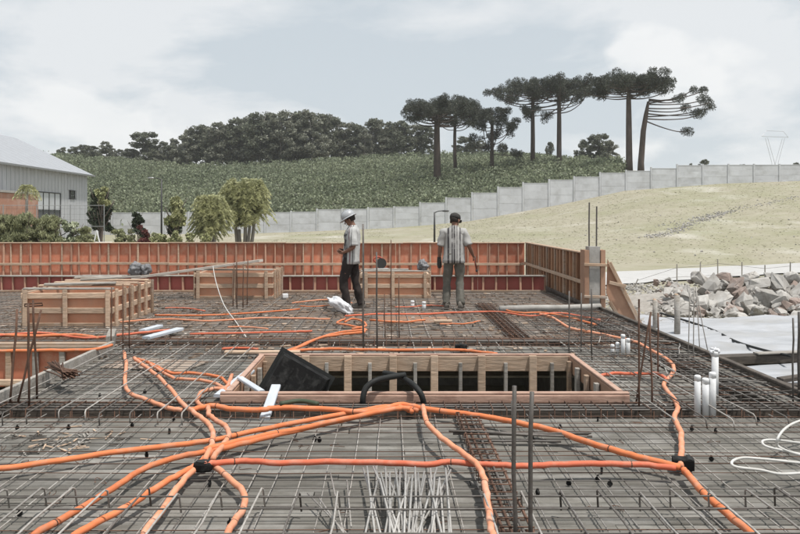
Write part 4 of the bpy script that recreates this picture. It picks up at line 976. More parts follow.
# ------------------------------------------------------------------ crop field, forest, araucarias
def field():
    rng = np.random.default_rng(3); n = 9800
    X = rng.uniform(-78, 56, n); Y = 72 + 110 * rng.random(n) ** 1.15
    X = X * (Y / 150) ** .55
    Y = np.round(Y / 1.5) * 1.5 + rng.normal(0, .24, n) + np.sin(X * .07) * .8
    keep = (X > -66 * Y / 120 - 8) & (X < 21 + (Y - 72) * .32); X, Y = X[keep], Y[keep]; n = len(X)
    Z = gz(X, Y); hgt = rng.uniform(.6, 1.7, n) * (1 + .25 * np.sin(X * .13) * np.sin(Y * .11)); k = 44
    C = np.repeat(np.stack([X, Y, Z], 1), k, 0); hh = np.repeat(hgt, k)
    C[:, 0] += rng.normal(0, .38, n * k); C[:, 1] += rng.normal(0, .38, n * k); C[:, 2] += hh * rng.uniform(.1, 1.05, n * k) 
    V = leaves(C, .14 * (1 + (C[:, 1] - 70) / 260), .8, .2, rng=rng)
    o = link('crop_field', quads_mesh('crop_field', V, M['leaf_field'])); tag(o, 'green crop of leafy shrubs covering the hillside behind the wall', 'crop', kind='stuff')
field()
def grass():
    rng = np.random.default_rng(8); n = 24000
    X = rng.uniform(4, 42, n); Y = 36 + 34 * rng.random(n); X = np.where(rng.random(n) < .22, rng.uniform(-14, 8, n), X)
    Z = gz(X, Y); a = rng.uniform(0, 6.28, n); h = rng.uniform(.02, .06, n); w = h * rng.uniform(.5, 1.8, n)
    d = np.stack([np.cos(a) * w, np.sin(a) * w, np.zeros(n)], 1); c = np.stack([X, Y, Z - .01], 1); u = np.stack([rng.normal(0, .07, n), rng.normal(0, .07, n), h * .55], 1)
    V = np.stack([c - d, c + d, c + d * .5 + u, c - d * .6 + u * .8], 1)
    tag(link('grass', quads_mesh('grass', V, M['blade'])), 'short dry grass tufts on the slope below the wall', 'grass', kind='stuff')
grass()

def crown_mesh(seed, h, w, nclump, nleaf, m, z0=.28, size=.30, name='crown', up=0, asp=.55):
    rng = np.random.default_rng(seed); C = []
    for i in range(nclump):
        t = rng.random(); zc = h * (z0 + (1 - z0 - .06) * t); rad = w * (.35 + .65 * math.sin(math.pi * min(1, .25 + .7 * t))) * rng.random() ** .5
        a = rng.uniform(0, 6.28); s = w * rng.uniform(.18, .34)
        p = rng.normal(size=(nleaf, 3)); p /= np.linalg.norm(p, axis=1, keepdims=True); p *= rng.uniform(.55, 1.05, (nleaf, 1)) * s; p[:, 2] *= .75
        C.append(p + np.array([math.cos(a) * rad, math.sin(a) * rad, zc]))
    return quads_mesh(name, leaves(np.concatenate(C), size, asp, up, rng=rng), m)
def trunk_mesh(h, r, m, seed, forks=4, lean=.0):
    rr = random.Random(seed); mb = MB(); p = [Vector((rr.uniform(-.03, .03) * h * k / 5 + lean * h * k / 5, rr.uniform(-.03, .03) * h * k / 5, h * .85 * k / 5)) for k in range(6)]
    p[0] = Vector((0, 0, -.4)); mb.tube(p, [r * (1.15 - .8 * k / 5) for k in range(6)], 8)
    for i in range(forks):
        b = p[2 + i % 3]; a = rr.uniform(0, 6.28); q = b + Vector((math.cos(a) * h * .14, math.sin(a) * h * .14, h * .16)); mb.tube([b, b.lerp(q, .5) + Vector((0, 0, -.1)), q, q + Vector((math.cos(a) * h * .06, math.sin(a) * h * .06, h * .12))], [r * .5, r * .42, r * .3, r * .12], 6)
    return mb.mesh('trunk', m, True)
def forest():
    kinds = []
    for k in range(6):
        h = 10; m = M['leaf_forest'] if k % 3 else M['leaf_forest2']
        kinds.append((crown_mesh(40 + k, h, 2.5 + .25 * (k % 3), 62, 90, m, .20 - .02 * k, .24), trunk_mesh(h, .17, M['barkg'], 50 + k)))
    P = [(62, 155, 152), (74, 155, 151), (84, 156, 149), (112, 158, 153), (130, 161, 152), (164, 163, 146), (176, 163, 143), (153, 163, 150), (92, 156, 150), (106, 158, 146), (144, 164, 134), (172, 163, 150), (187, 164, 128), (196, 164, 125), (206, 164, 124), (217, 164, 121), (228, 164, 121), (240, 163, 117), (250, 163, 116), (260, 163, 112), (270, 163, 112), (281, 162, 110), (292, 162, 113), (302, 162, 111), (312, 161, 110), (322, 161, 112), (331, 161, 114), (347, 160, 122), (357, 160, 121), (371, 159, 118), (381, 158, 118), (392, 157, 121), (402, 156, 119), (412, 156, 124), (424, 155, 122), (120, 160, 154), (157, 163, 156), (210, 163, 131), (234, 163, 127), (275, 162, 122), (297, 162, 126), (338, 161, 131), (365, 160, 128), (387, 158, 130), (465, 152, 136), (480, 151, 140)]
    rr = random.Random(6)
    for i, (px, pb, pt) in enumerate(P):
        Y = 176 + rr.uniform(-3, 9); a = at(px, pb, Y); a.z = float(gz(a.x, Y)) - .2; h = at(px, pt - (5 if px < 180 else 0), Y).z - a.z
        small = h < 6
        lb = 'low round tree on the field ridge beside the warehouse roof' if small and px < 180 else ('lone rounded tree standing apart on the ridge' if i == 10 else 'grey-green tree in the dense row along the ridge')
        t = empty('ridge_tree', a, rr.uniform(0, 6), lb, 'tree', 'trees along the ridge'); s = h / 10.0
        ck, tk = kinds[i % 6]
        wx = s * (1.1 if not small else 1.5) * (1.25 if i == 10 else 1) * rr.uniform(.85, 1.15)
        link('crown', ck, t, scale=(wx, wx, s)); link('trunk', tk, t, scale=(s, s, s))
    for px, pb, pt, w, Y in ((598, 160, 131, 1.5, 150), (584, 160, 139, 1.3, 152), (612, 162, 140, 1.3, 150), (550, 158, 140, .9, 150), (704, 168, 159, 1.6, 120), (690, 168, 163, 1.2, 130), (797, 168, 162, 1.2, 130), (742, 168, 163, 1.3, 140)):
        a = at(px, pb, Y); z = float(gz(a.x, Y)); h = at(px, pt, Y).z - z; s = h / 10; a.z = z
        t = empty('ridge_tree', a, px, 'small airy tree beyond the wall' if px > 640 else 'loose bushy tree behind the araucarias', 'tree', 'bushy trees beyond the araucarias')
        ck, tk = kinds[int(px) % 6]; link('crown', ck, t, scale=(s * w * .8, s * w * .8, s)); link('trunk', tk, t, scale=(s, s, s))
forest()

def tuft(rng, c, r, n, out):
    d = rng.normal(size=(n, 3)); d[:, 2] = d[:, 2] * .8 + .25; d /= np.linalg.norm(d, axis=1, keepdims=True)
    C = c + d * (r * (1 - .55 * rng.random((n, 1)) ** 1.6) * .88); s = np.full(n, r * .17)
    a = d + rng.normal(size=(n, 3)) * .55; a /= np.linalg.norm(a, axis=1, keepdims=True); a *= s[:, None] * .8; b = np.cross(d, rng.normal(size=(n, 3))); b /= np.linalg.norm(b, axis=1, keepdims=True); b *= (r * .055)
    out.append(np.stack([C - a - b, C - a + b, C + a + b * .5, C + a - b * .5], 1))
def araucaria(px, pb, Y, pt, rad_px, rt_px, label, seed, nl=24, side=None, lean=0, base_frac=.70, bark='bark', low=(), top_tufts=True, tr=.64, ends=None):
    a = at(px, pb, Y); a.z = float(gz(a.x, Y)) - .1; top = at(px, pt, Y); h = top.z - a.z; s = Y / F; Rr = rad_px * s; rng = np.random.default_rng(seed); rr = random.Random(seed)
    t = empty('araucaria_tree', a, 0, label, 'tree', 'araucaria trees on the hill')
    hx = lambda f: Vector((lean * f * f, 0, h * f))
    mb = MB().tube([hx(f) + Vector((rr.uniform(-.04, .04), 0, -.3 if f == 0 else 0)) for f in (0, .15, .35, .55, .75, .93)], [rt_px * s / 2 * k for k in (1.25, 1.02, .95, .88, .75, .4)], 9)
    mb.build('trunk', M[bark], t, True); out = []
    for i in range(nl):
        u = (i + .5) / nl; az = i * 2.39996 + rr.uniform(-.3, .3)
        if side is not None: az = side + rr.uniform(-.75, .75)
        f0 = base_frac + (.93 - base_frac) * u; L = Rr * rr.uniform(.55, 1.02) * (1 if u < .75 else .7)
        st = hx(f0); rise = h * (.965 - f0) * rr.uniform(.25, 1.05) - .1
        if side is not None: rise = h * rr.uniform(-.08, .14)
        if i in low: rise = -h * rr.uniform(.02, .10); L = Rr * rr.uniform(.8, 1.05)
        d = Vector((math.cos(az), math.sin(az), 0)); P = [st, st + d * L * .35 + Vector((0, 0, rise * .10 - .12)), st + d * L * .72 + Vector((0, 0, rise * .42 - .1)), st + d * L + Vector((0, 0, rise))]
        if ends:
            sp, ex, ey = ends[i]; f0 = (pb - sp) / (pb - pt) ; st = hx(f0); en = at(ex, ey, Y) - a; dy = Vector((0, rr.uniform(-1.2, 1.2), 0)); P = [st, st.lerp(en, .35) + Vector((0, 0, -.25)) + dy * .3, st.lerp(en, .72) + Vector((0, 0, -.3)) + dy * .7, en + dy]
        P = smooth_path(P, 3); MB().tube(P, [max(.06, rt_px * s * .13 * (1 - .75 * k / len(P))) for k in range(len(P))], 5).build('limb', M[bark], t, True)
        e = np.array(P[-1]); tuft(rng, e, tr * rr.uniform(.95, 1.3), 260, out)
        for q in range(3 if side is None else 1):
            b_ = np.array(P[-2 - q]) + np.array([rr.uniform(-.8, .8), rr.uniform(-.8, .8), rr.uniform(.05, .55)]) * (1 if side is None else .55); tuft(rng, b_, tr * rr.uniform(.8, 1.2), 210, out)
    if top_tufts:
        for q in range(15):
            az = rr.uniform(0, 6.28); L = Rr * .75 * rr.random() ** .6; tuft(rng, np.array([math.cos(az) * L + lean, math.sin(az) * L, h * rr.uniform(.89, 1.0)]), tr * rr.uniform(.95, 1.3), 220, out)
    link('crown', quads_mesh('crown', np.concatenate(out), M['needle']), t)
araucaria(437, 181, 104, 101, 40, 7.2, 'araucaria with the thickest dark trunk at the edge of the dense clump', 1, 26)
araucaria(455, 175, 116, 101, 34, 3.6, 'slim araucaria in the middle of the dense clump', 2, 24, base_frac=.60)
araucaria(492, 172, 112, 108, 25, 4.0, 'ragged araucaria with low drooping limbs in the dense clump', 3, 22, base_frac=.30, low=(0, 2, 4, 6, 9, 11), top_tufts=False, tr=.66)
araucaria(533, 172, 112, 83, 46, 4.6, 'tall araucaria with umbrella crown and clean trunk beside the dense clump', 4, 26, base_frac=.72)
araucaria(559, 170, 110, 80, 42, 5.0, 'tall araucaria with long bare limbs drooping under its crown', 5, 28, base_frac=.62, low=(1, 4, 6, 9), bark='bark2')
araucaria(629, 172, 92, 75, 44, 6.4, 'tall araucaria with the widest flat crown standing behind the wall', 6, 30, base_frac=.76, bark='bark2')
araucaria(641, 172, 91, 96, 62, 6.0, 'leaning half-bare araucaria with a few long limbs to one side', 7, 11, side=0.0, lean=1.0, base_frac=.55, bark='bark2', top_tufts=False, tr=.58, ends=[(101, 700, 92), (104, 709, 98), (108, 706, 104), (113, 700, 113), (116, 712, 107), (120, 691, 131), (99, 684, 96), (118, 696, 116), (100, 677, 101), (110, 690, 107), (103, 693, 90)])

def bush(name, px, pb, pt, Y, wpx, m, label, cat, seed, n=60, nleaf=60, size=.10, z0=.05, trunk=None, group=None, up=0, asp=.55):
    a = at(px, pb, Y); z = float(gz(a.x, Y)); h = at(px, pt, Y).z - z; a.z = z; t = empty(name, a, 0, label, cat, group)
    link('crown', crown_mesh(seed, h, wpx / 2 * Y / F, n, nleaf, m, z0, size, 'crown', up, asp), t)
    link('trunk', trunk_mesh(h, trunk or .04, M['bark2'], seed, 5), t)
def shrubs():
    for i in range(6):
        bush('hedge_shrub', -8 + i * 11.5, 250, 211 + (i % 3) * 1.5, 27, 24, M['leaf_hedge'], 'dense olive hedge shrub in the row behind the formwork wall', 'shrub', 60 + i, 60, 120, .11, up=1.6, asp=.16, group='hedge shrubs behind the formwork wall')
    for i, px in enumerate((48, 60, 72, 83)):
        bush('variegated_shrub', px, 250, 213 + i * 4, 28.5, 22, M['leaf_var'] if i != 3 else M['leaf_hedge'], 'pale variegated shrub at the end of the hedge', 'shrub', 80 + i, 44, 90, .075, group='variegated shrubs by the hedge')
    bush('ornamental_tree', 100, 250, 186, 42, 22, M['leaf_dark'], 'round ornamental tree with dark foliage beside the warehouse corner', 'tree', 90, 46, 90, .15, .38, .1)
    bush('ornamental_tree', 101, 250, 184, 41.5, 17, M['leaf_yel'], 'pale leafy top growing through the dark ornamental tree', 'tree', 91, 14, 60, .13, .72, .08)
    bush('ornamental_tree', 175, 250, 195, 42, 19, M['leaf_yel'], 'small pale clipped tree beside the lamp post', 'tree', 92, 40, 80, .14, .5, .08)
    bush('ornamental_tree', 174, 250, 207, 43, 15, M['leaf_dark'], 'dark shrub behind the small clipped tree', 'shrub', 93, 25, 80, .14, .45, .08)
    bush('red_shrub', 143, 252, 222, 36, 14, M['leaf_red'], 'red-leaved shrub behind the formwork wall', 'shrub', 94, 26, 70, .10)
    bush('dark_shrub', 138, 252, 210, 38, 16, M['leaf_dark'], 'dark slender shrub beside the red-leaved one', 'shrub', 95, 26, 70, .11)
    for i, px in enumerate((160, 176, 190, 203)):
        bush('low_shrub', px, 252, 231 - (i % 2) * 2, 36, 18, M['leaf_yel'], 'low yellow-green shrub in the bed below the palms', 'shrub', 100 + i, 22, 70, .09, group='yellow-green shrubs under the palms')
    for i, px in enumerate((118, 128, 88, 150)):
        bush('low_shrub', px, 252, 229, 44, 20, M['leaf_hedge'], 'low dark green shrub in the bed by the wire fence', 'shrub', 110 + i, 22, 70, .10, group='low shrubs by the wire fence')
shrubs()
def palm(px, pt, Y, wpx, nf, label, seed, trunks=((0, 0),), hub=.45, droop=.7):
    rr = random.Random(seed); rng = np.random.default_rng(seed); a = at(px, 250, Y); z = float(gz(a.x, Y)); h = at(px, pt, Y).z - z; a.z = z; Lf = wpx * .5 * Y / F
    t = empty('palm', a, 0, label, 'palm', 'palms in the garden bed')
    for dx, dh in trunks:
        hh = h * (hub + dh); MB().tube([(dx * .5, 0, -.2), (dx * .8, rr.uniform(-.1, .1), hh * .5), (dx, 0, hh)], [.11, .09, .075], 8).build('trunk', M['barkg'], t, True)
        V = []
        for i in range(nf):
            az = i * 2.4 + rr.uniform(-.3, .3); el = rr.uniform(.15, 1.35); L = Lf * rr.uniform(.8, 1.15); P = []
            for k in range(9):
                u = k / 8; r_ = L * u * math.cos(el * (1 - .35 * u)); zz = (h - hh) * 1.25 * math.sin(el) * math.sin(min(1, u * 1.15) * 1.9) - droop * L * u ** 2.4
                P.append(np.array([dx + r_ * math.cos(az), r_ * math.sin(az), hh + zz]))
            P = np.array(P); T = np.gradient(P, axis=0); T /= np.linalg.norm(T, axis=1, keepdims=True) + 1e-9; sd_ = np.array([-math.sin(az), math.cos(az), 0])
            us = np.linspace(.08, 1, 26); C = np.stack([np.interp(us * 8, np.arange(9), P[:, j]) for j in range(3)], 1); TT = np.stack([np.interp(us * 8, np.arange(9), T[:, j]) for j in range(3)], 1)
            for sg in (-1, 1):
                d = sd_ * sg * .75 + TT * .55 + np.array([0, 0, -.15]) + rng.normal(0, .22, (26, 3)); l = (.30 * (1 - .5 * us))[:, None] * Lf / 1.1; wv = np.cross(d, TT); wv /= np.linalg.norm(wv, axis=1, keepdims=True) + 1e-9; wv *= .034
                V.append(np.stack([C - wv, C + wv, C + d * l + wv * .3, C + d * l - wv * .3], 1))
        link('fronds', quads_mesh('fronds', np.concatenate(V), M['leaf_palm']), t)
palm(211, 199, 38, 36, 95, 'rounded yellow-green palm clump low in the bed', 1, ((-.25, -.1), (.2, 0), (0, .1)), .45, .55)
palm(243, 183, 40, 38, 60, 'taller feathery palm cluster with several slim trunks', 2, ((-.45, -.02), (.15, .08), (.6, -.12), (-.2, -.25), (.35, -.2)), .62, .6)
palm(27, 183, 44, 30, 13, 'single slim palm in front of the salmon shed', 3, ((0, 0),), .93, 1.0)

# ------------------------------------------------------------------ warehouse, shed, fence, lamps, pylon
def warehouse():
    X0, X1, Y0, Y1, ze, zr, xr = -26.3, -39.0, 38.0, 68.0, 5.5, 8.62, -32.65
    t = empty('warehouse', (X0, Y0, 0), label='pale grey metal warehouse with a low gable roof', cat='warehouse')
    w = X1 - X0; L = Y1 - Y0; rx = xr - X0
    n = int(L / .6)
    for k in range(n):                       # cladding sheets with standing ribs
        y = (k + .5) * L / n
        if 17.9 < y < 24.6: continue
        if 26.0 < y < 27.6: continue
        piece('cladding_sheet', (.05, round(L / n - .05, 3), 5.5), (0, y, 2.7), M['clad'], t)
    for k in range(n):
        y = (k + .5) * L / n
        if 17.9 < y < 24.6:
            piece('cladding_sheet', (.05, round(L / n - .05, 3), 1.85), (0, y, 4.55), M['clad'], t); piece('cladding_sheet', (.05, round(L / n - .05, 3), 1.3), (0, y, .65), M['clad'], t)
        elif 26.0 < y < 27.6:
            piece('cladding_sheet', (.05, round(L / n - .05, 3), 1.5), (0, y, 4.72), M['clad'], t); piece('cladding_sheet', (.05, round(L / n - .05, 3), 3.2), (0, y, 1.6), M['clad'], t)
    piece('wall_core', (.04, L, 5.5), (-.06, L / 2, 2.68), M['clad'], t)
    m = MB(); m.poly([(0, L, -.1), (w, L, -.1), (w, L, ze), (rx, L, zr), (0, L, ze)], [(0, 1, 2, 3, 4)]); m.poly([(0, 0, -.1), (w, 0, -.1), (w, 0, ze), (rx, 0, zr), (0, 0, ze)], [(4, 3, 2, 1, 0)])
    m.poly([(w, 0, -.1), (w, L, -.1), (w, L, ze), (w, 0, ze)], [(0, 1, 2, 3)]); m.build('gable_wall', M['clad'], t)
    ro = empty('roof', (0, 0, 0)); ro.parent = t
    for s, xe in ((1, .45), (-1, w - .45)):
        d = Vector((xe - rx, 0, (ze - .15) - zr)); nn = 24
        for k in range(nn):
            ya = -.4 + (L + .8) * k / nn; yb = ya + (L + .8) / nn - .04
            p = [Vector((rx, ya, zr)), Vector((rx, yb, zr)), Vector((rx, yb, zr)) + d, Vector((rx, ya, zr)) + d]
            MB().poly(p + [q + Vector((0, 0, .06)) for q in p], [(3, 2, 1, 0), (4, 5, 6, 7), (0, 1, 5, 4), (1, 2, 6, 5), (2, 3, 7, 6), (3, 0, 4, 7)]).build('roof_sheet', M['roofm'], ro)
    piece('eave_gutter', (.16, L + .8, .14), (.50, L / 2, ze - .17), M['galv'], ro)
    def win(y0, y1, z0, z1, cols, pale):
        f = empty('window', (.0, 0, 0)); f.parent = t
        for k in range(cols):
            a, b = y0 + (y1 - y0) * k / cols, y0 + (y1 - y0) * (k + 1) / cols; zm = z0 + (z1 - z0) * .42
            piece('pane', (.02, b - a - .08, z1 - zm - .06), (.03, (a + b) / 2, (z1 + zm) / 2), M['glassw'] if pale else M['glass'], f); piece('pane', (.02, b - a - .08, zm - z0 - .06), (.03, (a + b) / 2, (z0 + zm) / 2), M['glass'], f)
        for k in range(cols + 1): piece('mullion', (.08, .07, z1 - z0), (.04, y0 + (y1 - y0) * k / cols, (z0 + z1) / 2), M['dmetal'], f)
        for z in (z0, z1): piece('rail', (.085, y1 - y0 + .1, .07), (.042, (y0 + y1) / 2, z), M['dmetal'], f)
    win(18.2, 24.3, 1.3, 3.62, 6, True); win(26.3, 27.2, 3.25, 3.92, 1, False)
    s = empty('garden_shed', (X0 + 1.2, 45.5, 0), label='salmon rendered shed with a pale coping in front of the warehouse', cat='shed')
    piece('wall', (1.9, 8.2, 3.3), (0, 4.1, 1.6), M['brick'], s); piece('coping', (2.1, 8.4, .14), (0, 4.1, 3.33), M['conc'], s); piece('door', (.05, .9, 2.0), (.97, 6.5, 1.0), M['woodgrey'], s)
warehouse()
def fence():
    Y = 37; t = empty('wire_fence', (-19, Y, -.45), label='tall wire fence with slim grey posts between warehouse and garden', cat='fence')
    for i in range(5):
        MB().tube([(i * 1.6 - .9, 0, 0), (i * 1.6 - .9, 0, 2.75)], .022, 6).build('post', M['galv'], t)
    for z in (2.7, 1.7): MB().tube([(-.9, 0, z), (5.5, 0, z)], .012, 5).build('rail', M['galv'], t)
    m = MB()
    for i in range(26): m.tube([(-.9 + i * .25, .01, .1), (-.9 + i * .25, .01, 2.68)], .003, 3, False)
    for i in range(10): m.tube([(-.9, .012, .2 + i * .26), (5.5, .012, .2 + i * .26)], .003, 3, False)
    m.build('wire_mesh', M['dmetal'], t)
    t = empty('tube_trestle', (-13.1, 35, -.45), label='white tubular trestle standing on the lawn behind the wire fence', cat='trestle')
    for a, b in (((-.35, 0, 0), (0, 0, 1.55)), ((.35, 0, 0), (0, 0, 1.55)), ((-1.3, 0, 1.0), (.7, 0, 1.0)), ((-1.3, 0, 0), (-1.1, 0, 1.0)), ((-1.3, .0, .6), (.6, 0, .6))): MB().tube([a, b], .03, 6).build('tube', M['pvc'], t)
fence()
def lamp(px, pt, Y, label, side, seed):
    a = at(px, 250, Y); z = float(gz(a.x, Y)); h = at(px, pt, Y).z - z; a.z = z; t = empty('lamp_post', a, 0, label, 'lamp post')
    MB().tube([(0, 0, -.2), (0, 0, h * .5), (0, 0, h)], [.065, .055, .04], 8).build('pole', M['dmetal'], t, True)
    MB().tube(smooth_path([(0, 0, h - .05), (side * .2, 0, h + .04), (side * .55, 0, h + .08)], 4), .03, 6).build('arm', M['dmetal'], t, True)
    MB().ball((side * .62, 0, h + .06), (.22, .1, .055), 10, 6).build('lamp_head', M['galv'] if side < 0 else M['dmetal'], t, True)
lamp(161.5, 179, 46, 'black lamp post with a pale head standing in the garden bed', -1, 1)
lamp(434.5, 212, 44, 'short dark lamp post rising behind the formwork wall', 1, 2)
def pylon():
    Y = 520; a = at(775, 168, Y); a.z = 12; s = Y / F; t = empty('pylon', a, .3, 'faint steel lattice pylon on the skyline', 'pylon'); hh = 165 - 132
    H_ = at(775, 131, Y).z - 12
    for sx in (-1, 1):
        for sy in (-1, 1): MB().tube([(sx * 4.5, sy * 3, 0), (sx * 1.4, sy * 1.2, H_ * .55), (sx * 7, sy * 1, H_ * .9)], .15, 4).build('leg', M['galv'], t)
    MB().tube([(-11, 0, H_ * .92), (11, 0, H_ * .92)], .16, 4).build('cross_arm', M['galv'], t); MB().tube([(-11, 0, H_ * .92), (-7, 0, H_ * 1.0), (7, 0, H_ * 1.0), (11, 0, H_ * .92)], .13, 4).build('cross_arm', M['galv'], t)
    for k in range(5):
        z = H_ * .1 * k; w0 = 4.5 - 3.1 * k / 5.5; w1 = 4.5 - 3.1 * (k + 1) / 5.5; MB().tube([(-w0, -2, z), (w1, -2, z + H_ * .1)], .16, 4).build('lattice', M['galv'], t); MB().tube([(w0, -2, z), (-w1, -2, z + H_ * .1)], .16, 4).build('lattice', M['galv'], t)
pylon()

# ------------------------------------------------------------------ workers
def skin_mesh(verts, edges, radii, root=0, sub=2):
    me = bpy.data.meshes.new('tmp'); me.from_pydata([tuple(v) for v in verts], edges, []); o = bpy.data.objects.new('tmp', me); COL.objects.link(o)
    o.modifiers.new('s', 'SKIN'); 
    for i, d in enumerate(me.skin_vertices[0].data):
        r_ = radii[i]; d.radius = r_ if isinstance(r_, tuple) else (r_, r_); d.use_root = (i == root)
    o.modifiers[0].branch_smoothing = .6; sb = o.modifiers.new('u', 'SUBSURF'); sb.levels = sub; sb.render_levels = sub
    dg = bpy.context.evaluated_depsgraph_get(); dg.update(); out = bpy.data.meshes.new_from_object(o.evaluated_get(dg))
    v = [tuple(x.co) for x in out.vertices]; f = [tuple(p.vertices) for p in out.polygons]
    bpy.data.objects.remove(o); bpy.data.meshes.remove(out); bpy.data.meshes.remove(me); return v, f
def ell(c, rx, ry, n=20, tilt=(0, 0), ph=0):
    c = Vector(c); return [c + Vector((rx * math.cos(2 * math.pi * k / n + ph), ry * math.sin(2 * math.pi * k / n + ph), tilt[0] * math.cos(2 * math.pi * k / n) + tilt[1] * math.sin(2 * math.pi * k / n))) for k in range(n)]
def wrinkle(mb, amp, sc, seed):
    mb.v = [tuple(Vector(v) + Vector((mnoise.noise(Vector(v) * sc + Vector((seed, 0, 0))), mnoise.noise(Vector(v) * sc + Vector((0, seed, 9))), .3 * mnoise.noise(Vector(v) * sc + Vector((3, 3, seed)))) ) * amp) for v in mb.v]
def limb(mb, pts, rs, n=12, sub=4):
    P = smooth_path(pts, sub); k = len(P); idx = np.linspace(0, len(rs) - 1, k); rr = list(np.interp(idx, np.arange(len(rs)), rs)); mb.tube(P, rr, n)
def worker(loc, rz, J, shirt_m, trouser_m, label, cat_, headgear, glove=False, hem=.84):
    """J: joints in the local frame (x to the person's own left-hand side is -x, +y forward)"""
    t = empty('person', loc, rz, label, 'person')
    pel, ch, nk, hd = [Vector(J[k]) for k in ('pelvis', 'chest', 'neck', 'head')]
    V = []; E = []; Rd = []
    def add(v, r_, par=None):
        V.append(Vector(v)); Rd.append(r_); i = len(V) - 1
        if par is not None: E.append((par, i))
        return i
    i0 = add(pel, (.15, .105)); i1 = add(pel.lerp(ch, .5), (.14, .10), i0); i2 = add(ch, (.165, .11), i1); i3 = add(nk - Vector((0, 0, .05)), (.075, .07), i2); i4 = add(nk + (hd - nk) * .25, (.056, .058), i3)
    fwd = Vector(J.get('face', (0, 1, 0))).normalized(); upv = (hd - nk).normalized()
    i5 = add(hd - upv * .055 + fwd * .015, (.068, .078), i4); i6 = add(hd + upv * .02, (.076, .096), i5); i7 = add(hd + upv * .085 - fwd * .012, (.058, .075), i6)
    for s in ('l', 'r'):
        sh, el, wr, hn = [Vector(J[k + s]) for k in ('sh', 'el', 'wr', 'hand')]
        a = add(sh, .058, i2); b = add(sh.lerp(el, .5), .048, a); c = add(el, .040, b); d = add(el.lerp(wr, .35), .040, c); e = add(wr, .026, d); g_ = add(wr.lerp(hn, .55), (.040, .020), e); add(hn, (.036, .016), g_)
        hp, kn, an, toe = [Vector(J[k + s]) for k in ('hip', 'kn', 'an', 'toe')]
        a = add(hp, .088, i0); b = add(hp.lerp(kn, .5), .075, a); c = add(kn, .058, b); d = add(kn.lerp(an, .35), .056, c); e = add(an, .04, d); add(toe, (.042, .03), e)
    v, f = skin_mesh(V, E, Rd)
    mb = MB(); mb.poly(v, f)
    # fingers rooted in the palm, thumb off its side; nose and ears
    for s, sg in (('l', -1), ('r', 1)):
        wr, hn = Vector(J['wr' + s]), Vector(J['hand' + s]); d = (hn - wr).normalized(); curl = Vector(J.get('curl' + s, (0, .6, -.2))); side = d.cross(curl).normalized()
        for k, ln in enumerate((.070, .080, .076, .058)):
            o = hn - d * .01 + side * ((k - 1.5) * .019); p1 = o + d * ln * .45 + curl * .008; p2 = p1 + (d * .55 + curl * .7).normalized() * ln * .35; p3 = p2 + (d * .1 + curl).normalized() * ln * .3
            mb.tube([o, p1, p2, p3], [.0095, .009, .0085, .006], 6)
        o = wr.lerp(hn, .45) - side * .03; mb.tube([o, o - side * .022 + d * .025 + curl * .01, o - side * .02 + d * .055 + curl * .025], [.011, .0105, .007], 6)
    lat = fwd.cross(upv).normalized()
    nose = hd - upv * .012 + fwd * .093; mb.tube([nose + upv * .032 - fwd * .012, nose + upv * .004 + fwd * .006, nose - upv * .012 + fwd * .016, nose - upv * .022], [.008, .011, .014, .006], 7)
    for s in (-1, 1):
        e = hd - upv * .01 + lat * s * .078 - fwd * .008; mb.tube([e + upv * .032, e + upv * .012 + lat * s * .012, e - upv * .022 + lat * s * .008, e - upv * .036], [.008, .017, .014, .006], 7)
    mb.tube([hd - upv * .052 + fwd * .083 - lat * .022, hd - upv * .053 + fwd * .092, hd - upv * .052 + fwd * .083 + lat * .022], [.004, .008, .004], 6)
    mb.build('body', M['skin'], t, True)
    for s in (-1, 1): MB().ball(hd + upv * .018 + fwd * .082 + lat * s * .032, (.011, .011, .008), 8, 5).build('eye', M['eye'], t, True)
    # hair
    hr = MB(); hr.rings([[hd - fwd * .018 + upv * z + (fwd * math.cos(q) * .098 * s + lat * math.sin(q) * .082 * s) * (1 if math.cos(q) < .45 else .90) for q in [2 * math.pi * k / 18 for k in range(18)]] for z, s in ((-.045, .80), (.0, .96), (.04, 1.02), (.085, .9), (.115, .6), (.125, .2))]); hr.build('hair', M['hair'], t, True)
    # shirt
    sb = MB(); n = 28; C = lambda z: pel.lerp(nk, (z - pel.z) / (nk.z - pel.z)); H0 = hem
    prof = [(H0, .205, .150), (H0 + .06, .198, .146), (.98, .185, .140), (1.08, .178, .138), (1.2, .178, .136), (1.3, .186, .134), (1.37, .172, .118), (1.415, .130, .092), (nk.z - .0, .078, .078), (nk.z + .02, .07, .075)]
    sb.rings([ell(C(z), a, b, n) for z, a, b in prof])
    for s in ('l', 'r'):
        sh, el = Vector(J['sh' + s]), Vector(J['el' + s]); inn = sh.lerp(ch, .35); limb(sb, [inn, sh, sh.lerp(el, .45), sh.lerp(el, .92)], [.076, .078, .072, .076, .080], 14)
    wrinkle(sb, .026, 9, J.get('seed', 1)); sb.build('shirt', shirt_m, t, True)
    # trousers
    tb = MB(); hl, hr_ = Vector(J['hipl']), Vector(J['hipr'])
    tb.rings([ell(pel + Vector((0, 0, z)), a, b, 20) for z, a, b in ((.10, .165, .120), (.04, .172, .125), (-.04, .180, .130), (-.10, .172, .128), (-.14, .13, .10))])
    for s in ('l', 'r'):
        hp, kn, an = [Vector(J[k + s]) for k in ('hip', 'kn', 'an')]
        limb(tb, [hp + Vector((0, 0, .02)), hp.lerp(kn, .5), kn, kn.lerp(an, .5), an + Vector((0, 0, -.02))], [.096, .092, .082, .074, .069, .068, .074], 14)
    wrinkle(tb, .028, 12, J.get('seed', 1) + 4); tb.build('trousers', trouser_m, t, True)
